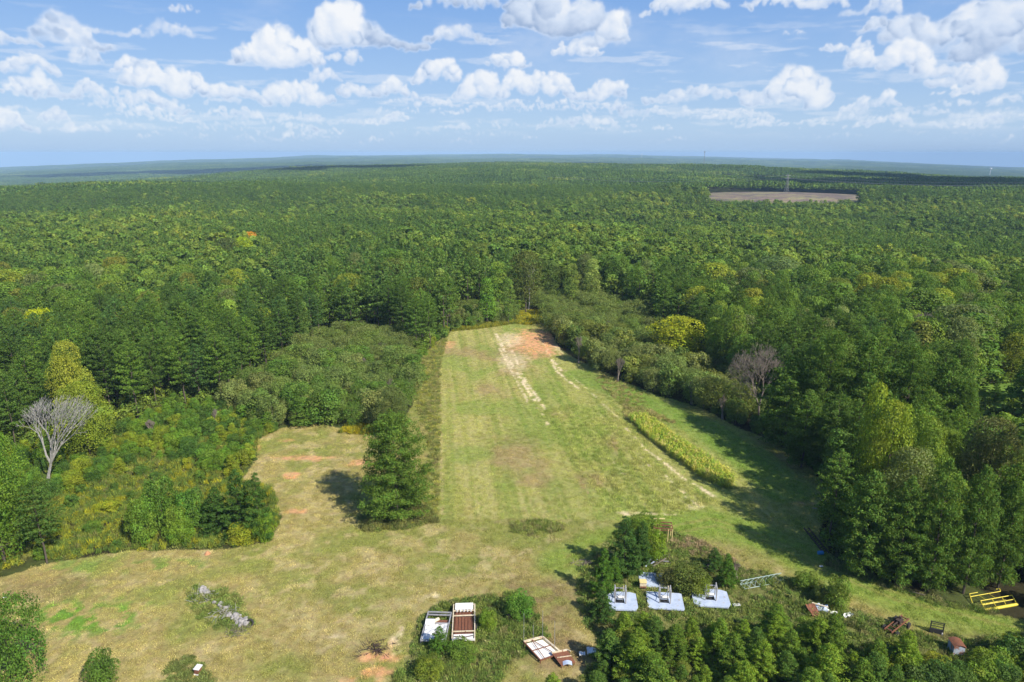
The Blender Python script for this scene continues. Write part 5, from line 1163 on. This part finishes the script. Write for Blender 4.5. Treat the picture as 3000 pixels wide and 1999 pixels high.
# yellow guard rail lying on its side
x0, y0 = at_px(2262, 1402, .2); x1, y1 = at_px(2338, 1388, .2); rz = math.atan2(y1 - y0, x1 - x0); L = math.hypot(x1 - x0, y1 - y0)
t = empty('guard_rail', ((x0 + x1) / 2, (y0 + y1) / 2, gz(x0, y0)), rz, 'yellow tubular guard rail with a thick roller lying by the track', 'guard rail')
m = MB(); m.bar((-L / 2, 0, .22), (L / 2, 0, .22), .20, .20, 14); m.obj('thick_tube', MATS['yellow_paint'], t)
m = MB(); hh = .0
R1 = [(-L / 2 + .15, .1, .3), (-L / 2 + .75, 1.35, .62), (L / 2 + .55, 1.35, .62), (L / 2 - .05, .1, .3)]
for a, b in ((0, 1), (1, 2), (2, 3)): m.bar(R1[a], R1[b], .06, .06, 8)
m.bar((-L / 2 + .45, .72, .46), (L / 2 + .25, .72, .46), .055, .055, 8)
for k in (.35, .65): m.bar((-L / 2 + .15 + k * L, .1, .3), (-L / 2 + .75 + k * L, 1.35, .62), .045, .045, 8)
m.obj('rail', MATS['yellow_paint'], t)
m = MB(); R2 = [(-L / 2 - .4, 1.3, .05), (-L / 2 + .25, 2.5, .55), (L / 2 - .15, 2.5, .55), (L / 2 + .1, 2.9, .70), (L / 2 - .5, 2.9, .70)]
for a, b in ((0, 1), (1, 2), (2, 3), (3, 4)): m.bar(R2[a], R2[b], .055, .055, 8)
m.bar((-L / 2 + .25, 2.5, .55), (-L / 2 + .5, 2.9, .70), .045, .045, 8); m.bar((-L / 2 + .5, 2.9, .70), (-L / 2 + 1.9, 2.9, .70), .045, .045, 8)
for k in (.3, .6): m.bar((-L / 2 + k * L, 1.35, .6), (-L / 2 + k * L, 2.5, .55), .04, .04, 6)
m.bar((-L / 2 - .4, 1.3, .05), (L / 2 - .4, 1.3, .05), .055, .055, 8); m.obj('back_rail', MATS['yellow_paint'], t)

# rusty chassis
x, y = at_px(2060, 1440, .4); t = empty('trailer_chassis', (x, y, gz(x, y)), .62, 'dark rusty vehicle chassis with its wheels, beside the track', 'chassis')
m = MB()
for s in (-1, 1): m.beam((-2.3, s * .45, .72), (2.3, s * .45, .80), .10, .18)
for k in (-2.0, -1.0, .1, 1.2, 2.1): m.beam((k, -.45, .74), (k, .45, .74), .10, .12)
m.obj('frame', MATS['rust'], t)
for k in (-1.5, 1.5): m = MB(); m.bar((k, -.8, .42), (k, .8, .42), .08, .08, 8); m.bar((k, -.12, .42), (k, .12, .42), .2, .2, 10); m.obj('axle', MATS['dark_rust'], t)
for k in (-1.5, 1.5):
    for s in (-1, 1):
        m = MB(); m.bar((k, s * .72, .40), (k, s * .95, .40), .40, .40, 18); w = m.obj('wheel', MATS['tyre_rubber'], t)
        m = MB(); m.bar((k, s * .94, .40), (k, s * .97, .40), .2, .2, 14); m.obj('rim', MATS['dark_rust'], w)
m = MB(); m.box((.6, 0, 1.0), (1.0, .6, .45)); m.box((.9, .1, 1.3), (.4, .35, .25), rot=(.2, .3, .1)); m.bar((.2, 0, 1.0), (-.9, .1, .85), .1, .08, 8); m.obj('engine_block', MATS['dark_rust'], t)
# black fork frame
x, y = at_px(2152, 1450, .3); t = empty('loader_attachment', (x, y, gz(x, y)), -.38, 'black steel loader attachment frame standing on the bare patch', 'loader attachment')
m = MB(); m.box((0, 0, .38), (1.55, .22, .62)); m.obj('lower_plate', MATS['black_steel'], t)
m = MB()
for s in (-1, 1): m.box((s * .72, 0, .95), (.12, .12, 1.6))
m.box((0, 0, 1.66), (1.56, .10, .08)); m.box((0, 0, 1.42), (1.32, .07, .06)); m.box((0, 0, 1.08), (1.32, .08, .07)); m.obj('back_frame', MATS['black_steel'], t)
for s in (-.45, .45): m = MB(); m.beam((s, .0, .06), (s, 1.0, .06), .12, .07); m.obj('fork', MATS['black_steel'], t)
m = MB(); m.box((.66, -.14, .2), (.12, .06, .35)); m.obj('white_tag', MATS['white_paint'], t)
# blue-white tank
x, y = at_px(2196, 1496, .2); t = empty('metal_tank', (x, y, gz(x, y)), -.15, 'blue-grey metal tank with a rusty red top under the dark bushes', 'tank')
m = MB(); m.box((0, 0, .75), (1.25, 1.5, 1.5)); m.obj('body', MATS['tarnished_tank'], t)
m = MB(); m.sheet(lambda u, v: ((u - .5) * 1.45, (v - .5) * 1.7, 1.53 + .22 * math.sin(u * math.pi)), 8, 3, .04); m.obj('top', MATS['rust'], t)
# pale truss
x0, y0 = at_px(1706, 1346, .3); x1, y1 = at_px(1800, 1328, .3); L = math.hypot(x1 - x0, y1 - y0)
t = empty('lattice_truss', ((x0 + x1) / 2, (y0 + y1) / 2, gz(x0, y0)), math.atan2(y1 - y0, x1 - x0), 'pale teal lattice truss lying in the weeds right of the platforms', 'truss')
m = MB()
for yy, zz in ((-.55, .35), (.55, .35), (.55, .95)): m.beam((-L / 2, yy, zz - .1), (L / 2, yy, zz - .1), .07, .07)
m.obj('chord', MATS['teal_paint'], t)
m = MB(); k = int(L / .8)
for i in range(k):
    a, b = -L / 2 + i * L / k, -L / 2 + (i + 1) * L / k; m.beam((a, -.55, .35), (b, .55, .35), .05, .05); m.beam((a, .55, .35), (b, .55, .95), .05, .05); m.beam((a, -.55, .37), (a, .55, .37), .05, .05)
m.obj('lacing', MATS['teal_paint'], t)
m = MB(); m.box((L / 2 - .6, 0, .42), (1.1, 1.1, .05), rot=(.0, .08, 0)); m.obj('end_plate', MATS['teal_paint'], t)

# scrap heap of rusty and white sheets
def sheet_thing(name, px, py, w, d, mat, seed, rz, lab, z=.35, amp=.4, cat='scrap', tilt=0.0):
    x, y = at_px(px, py, z); m = MB(); m.sheet(lambda u, v: ((u - .5) * w, (v - .5) * d, z + tilt * (v - .5) * d + amp * (nz(u, v, seed) - .4)), 7, 6, .03)
    o = m.obj(name, MATS[mat]); o.location = (x, y, gz(x, y)); o.rotation_euler = (0, 0, rz); return tag(o, lab, cat)
sheet_thing('scrap_sheet', 1868, 1404, 1.3, 1.6, 'rust', 7, .3, 'rust red sheet at the left end of the scrap heap', .6, .4, tilt=.45)
sheet_thing('scrap_sheet', 1888, 1400, 1.5, 1.0, 'faded_sheet_metal', 8, -.3, 'bent pale sheet in the middle of the scrap heap', .5, .6, tilt=.3)
sheet_thing('scrap_sheet', 1910, 1410, 1.6, .8, 'white_paint', 9, -.25, 'white sheet right of the bent one on the scrap heap', .3, .5)
sheet_thing('scrap_sheet', 1948, 1416, 1.3, .6, 'white_paint', 10, .3, 'torn white sheet at the right end of the scrap heap', .3, .5)
x, y = at_px(1884, 1394, .8); m = MB(); m.beam((-1.0, .3, .95), (1.0, -.3, .65), .12, .12); o = m.obj('cream_beam', MATS['cream_paint']); o.location = (x, y, gz(x, y)); tag(o, 'cream beam lying across the scrap heap', 'beam')
sheet_thing('scrap_sheet', 1693, 1387, 1.0, .55, 'white_paint', 12, .1, 'small white panel at the right corner of the right platform', .35, .15)
sheet_thing('scrap_sheet', 1887, 1302, .55, .3, 'white_paint', 13, .1, 'tiny white scrap on the green track', .14, .1)
sheet_thing('scrap_sheet', 10, 1371, .5, .25, 'white_paint', 14, .2, 'tiny white scrap near the left edge of the mown ground', .14, .1)
sheet_thing('scrap_sheet', 1065, 1500, .9, 1.3, 'grey_board', 15, .4, 'grey sheet lying in the weeds below the rusty-floored wagon', .5, .3, tilt=.3)
sheet_thing('scrap_sheet', 1408, 1318, 1.3, .3, 'faded_sheet_metal', 16, -.2, 'narrow pale strip in the weeds left of the flat platform', .4, .2)
# boards
for (a, b, mat, lab) in [((1484, 1299), (1497, 1284), 'faded_sheet_metal', 'pale board standing at the left of the board heap'), ((1496, 1292), (1512, 1287), 'faded_sheet_metal', 'pale board in the middle of the board heap'), ((1509, 1286), (1536, 1293), 'grey_board', 'long grey board at the right of the board heap'), ((1500, 1298), (1530, 1286), 'brown_twigs', 'brown pole across the board heap'),
                         ((2090, 1356), (2126, 1370), 'brown_twigs', 'pale stick lying at the edge of the right wood'), ((2073, 1320), (2116, 1333), 'pale_bark', 'long pale pole in the shade above the stick'), ((2098, 1331), (2118, 1337), 'pale_bark', 'short pale pole beneath the long one'), ((1808, 1366), (1818, 1371), 'yellow_paint', 'small yellow pipe between the pines'),
                         ((1873, 1134), (1893, 1160), 'pale_bark', 'broken pale pole leaning by the shaded lane'), ((1868, 1166), (1896, 1176), 'pale_bark', 'thin fallen pole below the leaning one')]:
    (x0, y0), (x1, y1) = at_px(*a, .5), at_px(*b, .5); z0 = gz(x0, y0); m = MB(); m.beam((0, 0, .3), (x1 - x0, y1 - y0, .75), .20, .08) if 'board' in lab else m.bar((0, 0, .25), (x1 - x0, y1 - y0, .6), .07, .05, 7)
    o = m.obj('board' if 'board' in lab else 'pole', MATS[mat]); o.location = (x0, y0, z0); tag(o, lab, 'board' if 'board' in lab else 'pole')
# dark beams at the foot of the right wood
x0, y0 = at_px(1853, 1216, .3); x1, y1 = at_px(1898, 1272, .3); t = empty('steel_beams', (x0, y0, gz(x0, y0)), 0, 'long dark rusty steel truss in the shade of the right wood', 'truss')
m = MB(); dx, dy = x1 - x0, y1 - y0; Ld = math.hypot(dx, dy); nx, ny = -dy / Ld * .4, dx / Ld * .4
m.beam((nx, ny, .4), (dx + nx, dy + ny, .4), .14, .2); m.beam((-nx, -ny, .4), (dx - nx, dy - ny, .4), .14, .2); m.obj('chord', MATS['dark_rust'], t)
m = MB()
for i in range(12): a = i / 12; b = (i + 1) / 12; m.beam((dx * a + nx, dy * a + ny, .45), (dx * b - nx, dy * b - ny, .45), .07, .07)
m.obj('lacing', MATS['dark_rust'], t)
x, y = at_px(1885, 1276); t = empty('plastic_drum', (x, y, gz(x, y)), 0, 'blue plastic drum at the edge of the right wood', 'drum')
m = MB(); m.bar((-.4, 0, .30), (.4, 0, .30), .29, .29, 18); m.bar((-.15, 0, .30), (-.1, 0, .30), .31, .31, 18); m.bar((.1, 0, .30), (.15, 0, .30), .31, .31, 18); m.obj('body', MATS['blue_plastic'], t)
m = MB(); m.bar((.4, .1, .38), (.44, .1, .38), .05, .05, 10); m.obj('bung', MATS['white_paint'], t)
x, y = at_px(1634, 1306); t = empty('engine', (x, y, gz(x, y)), .3, 'small black engine with a pale cap in the debris weeds', 'engine')
m = MB(); m.box((0, 0, .55), (.9, .7, .6)); m.box((-.2, 0, .2), (1.1, .5, .25)); m.bar((-.5, 0, .6), (-.75, 0, .6), .28, .28, 14); m.obj('block', MATS['black_steel'], t)
m = MB(); m.bar((.25, 0, .85), (.25, 0, 1.25), .12, .08, 10); m.obj('cap', MATS['galvanised_steel'], t)
# barrel-like pipes hidden under the red-leaved bush
x, y = at_px(1176, 1420); m = MB(); m.bar((-.3, 0, .35), (.4, .1, .35), .32, .32, 16); o = m.obj('barrel', MATS['dark_rust']); o.location = (x - .4, y, gz(x, y)); tag(o, 'dark red barrel at the left foot of the red-leaved bush', 'barrel')
x, y = at_px(1214, 1420); m = MB(); m.box((0, 0, .5), (.3, .9, 1.0)); m.box((0, 0, 1.03), (.42, 1.0, .06)); o = m.obj('metal_cabinet', MATS['dark_rust']); o.location = (x + .2, y, gz(x, y)); o.rotation_euler = (0, 0, .2); tag(o, 'narrow dark rusty cabinet at the right of the red-leaved bush', 'cabinet')

# white and brown feed box at the bottom
x, y = at_px(455, 1542); t = empty('feed_box', (x, y, gz(x, y)), -.2, 'small brown box with a white lid in the grass at the bottom', 'box')
m = MB(); m.box((0, 0, .38), (.55, .75, .72), taper=.92); m.obj('body', MATS['rust'], t)
m = MB(); m.box((.0, .05, .77), (.75, .85, .07), rot=(.08, 0, 0)); m.obj('lid', MATS['white_paint'], t)
m = MB(); m.box((0, -.42, .08), (.6, .12, .1)); m.obj('sill', MATS['white_paint'], t)
x, y = at_px(575, 1434); m = MB()
for i in range(16):
    a, b = 2 * math.pi * i / 16, 2 * math.pi * (i + 1) / 16; m.bar((.38 * math.cos(a), .12 * math.sin(a), .38 + .38 * math.sin(a)), (.38 * math.cos(b), .12 * math.sin(b), .38 + .38 * math.sin(b)), .13, .13, 7)
o = m.obj('tyre', MATS['tyre_rubber']); o.location = (x, y, gz(x, y)); tag(o, 'dark tyre at the right end of the stone and brush pile', 'tyre')
# ant hill
x, y = at_px(477, 1274); m = MB(); m.bar((0, 0, -.1), (0, 0, .22), .55, .32, 14, cap=False); m.bar((0, 0, .22), (.04, 0, .5), .32, .06, 14); o = m.obj('ant_hill', MATS['clay']); o.location = (x, y, gz(x, y)); tag(o, 'small pinkish ant hill on the mown grass below the goldenrod', 'ant hill')

# stone and brush pile
rk = np.random.RandomState(7)
def rock_mesh(seed, s):
    r = np.random.RandomState(seed); import bmesh
    bm = bmesh.new(); bmesh.ops.create_icosphere(bm, subdivisions=2, radius=s)
    for v in bm.verts:
        d = v.co.normalized(); k = 1 + .35 * (N1.f(np.array([d.x * 1.7 + seed]), np.array([d.y * 1.7 + d.z * 1.3]), 3)[0] - .5) * 2; v.co = Vector((v.co.x * k, v.co.y * k * .85, v.co.z * k * .7))
    me = bpy.data.meshes.new('stone'); bm.to_mesh(me); bm.free(); me.materials.append(MATS['rock']); return me
rm = [rock_mesh(s, .5) for s in range(5)]
words = ['pale grey', 'rough grey', 'small grey', 'flat grey', 'broken grey']
for i in range(46):
    if i < 18: px, py = 545 + rk.normal() * 10, 1432 + rk.normal() * 9
    elif i < 34: f = rk.rand(); px, py = 495 + f * 50 + rk.normal() * 6, 1385 + f * 45 + rk.normal() * 6
    else: px, py = 470 + rk.normal() * 8, 1362 + rk.normal() * 6
    x, y = at_px(px, py); s = rk.uniform(.45, 1.15); o = link('stone', rm[i % 5]); o.location = (x, y, gz(x, y) + .12 + rk.rand() * .25); o.scale = (s, s, s * .9); o.rotation_euler = (rk.rand(), rk.rand(), rk.rand() * 6)
    tag(o, 'stone of the heap left of the lower clearing, %s' % ('near its lower right end' if i < 18 else 'along its middle' if i < 34 else 'at its upper left end'), 'stone', 'stones of the heap, part %d' % (1 if i < 18 else 2 if i < 34 else 3))
for j, (px, py, lab, mt, sc) in enumerate([(470, 1372, 'tangle of grey branches at the top of the stone heap', 'dead_wood', 1.0), (515, 1408, 'tangle of grey branches in the middle of the stone heap', 'dead_wood', 1.1), (548, 1452, 'dark twiggy tangle at the bottom of the stone heap', 'brown_twigs', .8), (866, 1500, 'charred brush heap on bare red clay near the bottom', 'charred_wood', 1.2), (1512, 1292, 'tangled dead brush behind the grey boards', 'brown_twigs', 1.0), (1345, 1298, 'dead purplish brush at the upper left of the debris weeds', 'brown_twigs', .9), (2470 - 340, 1560, 'bare twigs among the bottom right bushes', 'brown_twigs', .8)]):
    x, y = at_px(px, py); m = MB()
    for k in range(70):
        a = rk.uniform(0, 6.28); q = rk.rand() * 1.6 * sc; p0 = Vector((q * math.cos(a) * 1.3, q * math.sin(a), rk.uniform(0, .5) * sc)); d = Vector((rk.normal(), rk.normal(), rk.normal() * .35 + .15)).normalized() * rk.uniform(.4, 1.3) * sc
        m.bar(p0, p0 + d, .035 * sc, .012, 4, cap=False)
    o = m.obj('brush_pile', MATS[mt]); o.location = (x, y, gz(x, y)); tag(o, lab, 'brush pile')

# ---------------------------------------------------------------- far structures
def pylon(x, y, zt, label, H=24.0, name='power_pylon'):
    z = hz1(x, y); t = empty(name, (x, y, z), .55, label, 'pylon'); m = MB(); w0, w1 = 2.6, .5
    for i in range(8):
        a, b = i / 8, (i + 1) / 8; wa, wb = w0 + (w1 - w0) * a ** .7, w0 + (w1 - w0) * b ** .7
        for sx, sy in ((-1, -1), (1, -1), (1, 1), (-1, 1)):
            m.beam((sx * wa, sy * wa, a * H), (sx * wb, sy * wb, b * H), .22, .22)
            m.beam((sx * wa, sy * wa, a * H), (-sy * wb, sx * wb, b * H), .12, .12); m.beam((sx * wb, sy * wb, b * H), (-sy * wb, sx * wb, b * H), .12, .12)
    m.obj('lattice', MATS['lattice_steel'], t)
    for zz in (.80, .95): m = MB(); m.beam((-6, 0, H * zz), (6, 0, H * zz), .3, .3); m.beam((-6, 0, H * zz), (0, 0, H * (zz + .06)), .15, .15); m.beam((6, 0, H * zz), (0, 0, H * (zz + .06)), .15, .15); m.obj('crossarm', MATS['lattice_steel'], t)
    return (x, y, z)
pp = pylon(405, 1030, 0, 'lattice power pylon standing behind the bare cut ground on the right', 25)
p2 = (760, 845, hz1(760, 845) + 3); p0 = (60, 1250, hz1(60, 1250))
t = empty('power_lines', (405, 1030, pp[2]), 0, 'sagging power lines running from the pylon to the right edge', 'power lines')
for q in (p2, p0):
    for off, zz in ((-5.5, 20), (-2.5, 20), (2.5, 20), (5.5, 20), (-5, 23.7), (5, 23.7)):
        m = MB(); pr = None
        for k in range(15):
            f = k / 14; sx, sy = math.cos(.55) * off, math.sin(.55) * off
            c = ((q[0] - 405) * f + sx, (q[1] - 1030) * f + sy, (q[2] - pp[2]) * f + zz - 7 * 4 * f * (1 - f))
            if pr: m.bar(pr, c, .06, .06, 4, cap=False)
            pr = c
        m.obj('wire', MATS['lattice_steel'], t)
def far_dir(px, py, y):
    cx, cy = px - 1176.5, 784 - py; dx, dy, dz = cx, FPX * CP + cy * SP, -FPX * SP + cy * CP; k = y / dy; return dx * k, y, CAM_H + dz * k
x, y, z = far_dir(1620, 343, 2350); z0 = hz1(x, y); t = empty('radio_mast', (x, y, z0), 0, 'thin lattice radio mast rising above the right horizon', 'mast')
m = MB(); H = z - z0
for i in range(3):
    a = i * 2.094; m.bar((1.3 * math.cos(a), 1.3 * math.sin(a), 0), (.9 * math.cos(a), .9 * math.sin(a), H * .93), .28, .2, 5)
for k in range(24):
    f = k / 24 * .93; g = (k + 1) / 24 * .93; a = (k % 3) * 2.094; b = a + 2.094; m.bar((1.2 * math.cos(a), 1.2 * math.sin(a), f * H), (1.2 * math.cos(b), 1.2 * math.sin(b), g * H), .14, .14, 4)
m.obj('lattice', MATS['lattice_steel'], t)
m = MB(); m.bar((0, 0, H * .92), (0, 0, H), .18, .12, 6); m.obj('antenna', MATS['lattice_steel'], t)
for k in (.86, .90): m = MB(); [m.box((1.6 * math.cos(a), 1.6 * math.sin(a), H * k), (.5, .5, 2.0), rot=(0, 0, a)) for a in (0, 1.05, 2.1, 3.14, 4.2, 5.2)]; m.obj('panel_ring', MATS['lattice_steel'], t)
for (px, py, yy, r, lab) in [(2277, 388, 5200, 9, 'white water tower far off on the right horizon'), (1475, 355, 9000, 9, 'tiny white water tower on the horizon right of the middle')]:
    x, y, z = far_dir(px, py, yy); z0 = hz1(x, y); t = empty('water_tower', (x, y, z0), 0, lab, 'water tower'); H = z - z0
    m = MB()
    for k in range(6):
        a, b = math.pi * k / 6, math.pi * (k + 1) / 6; m.bar((0, 0, H - r * .7 * math.cos(a)), (0, 0, H - r * .7 * math.cos(b)), max(.3, r * math.sin(a)), max(.3, r * math.sin(b)), 16, cap=False)
    m.obj('bowl', MATS['white_paint'], t); m = MB(); m.bar((0, 0, 0), (0, 0, H - r * .6), 2.2, 1.6, 12); m.obj('stem', MATS['white_paint'], t)

# ---------------------------------------------------------------- haze
def haze():
    bm = MB(); lo = -640.0; hi = 80.0
    bm.box((0, 7600, (lo + hi) / 2), (31200, 22200, hi - lo)); 
    t = NT('haze'); v = t.n('ShaderNodeVolumePrincipled'); v.inputs['Color'].default_value = (.46, .71, 1.0, 1); v.inputs['Density'].default_value = 8.5e-5; v.inputs['Anisotropy'].default_value = -.12
    t.l(v.outputs[0], t.out.inputs[1]); o = bm.obj('haze', t.m); tag(o, 'thin blue haze over the wood', kind='stuff')
haze()

# ---------------------------------------------------------------- unseen cumulus overhead, added to cast shadow bands on the far wood
def cloud_over(gx, gy, rx, ry, seed):
    import bmesh
    alt = 2500.0; k = alt / math.tan(R(SUN_EL)); cx, cy = gx + k * math.sin(R(SUN_AZ)), gy + k * math.cos(R(SUN_AZ)); r_ = np.random.RandomState(seed); bm = bmesh.new()
    for i in range(26):
        a, q = r_.uniform(0, 6.28), r_.rand() ** .5; s = r_.uniform(.22, .42)
        M = Matrix.Translation((rx * q * math.cos(a) * .85, ry * q * math.sin(a) * .85, 60 * r_.rand())) @ Matrix.Diagonal((rx * s, ry * s, 90 * r_.uniform(.7, 1.4), 1))
        bmesh.ops.create_icosphere(bm, subdivisions=3, radius=1.0, matrix=M)
    for v in bm.verts:
        n = N1.f(np.array([v.co.x / 90 + seed]), np.array([v.co.y / 90 + v.co.z / 60]), 4)[0] - .5; v.co += Vector((v.co.x, v.co.y, v.co.z * 3)) * n * .35
    me = bpy.data.meshes.new('shade_cloud'); bm.to_mesh(me); bm.free(); t = NT('cloud_white'); p = t.n('ShaderNodeBsdfPrincipled'); p.inputs['Base Color'].default_value = (.85, .86, .88, 1); p.inputs['Roughness'].default_value = 1.0; t.l(p.outputs[0], t.out.inputs[0])
    me.materials.append(t.m); me.polygons.foreach_set('use_smooth', np.ones(len(me.polygons), bool)); o = link('shade_cloud', me); o.location = (cx, cy, alt); tag(o, kind='structure')
for a in ((760, 1230, 300, 150, 3), (1250, 1700, 420, 190, 4), (-1120, 1640, 430, 130, 5), (-620, 2250, 330, 120, 6), (900, 5200, 900, 380, 7), (-2100, 4700, 1100, 400, 8), (2100, 3300, 500, 260, 9)): cloud_over(*a)
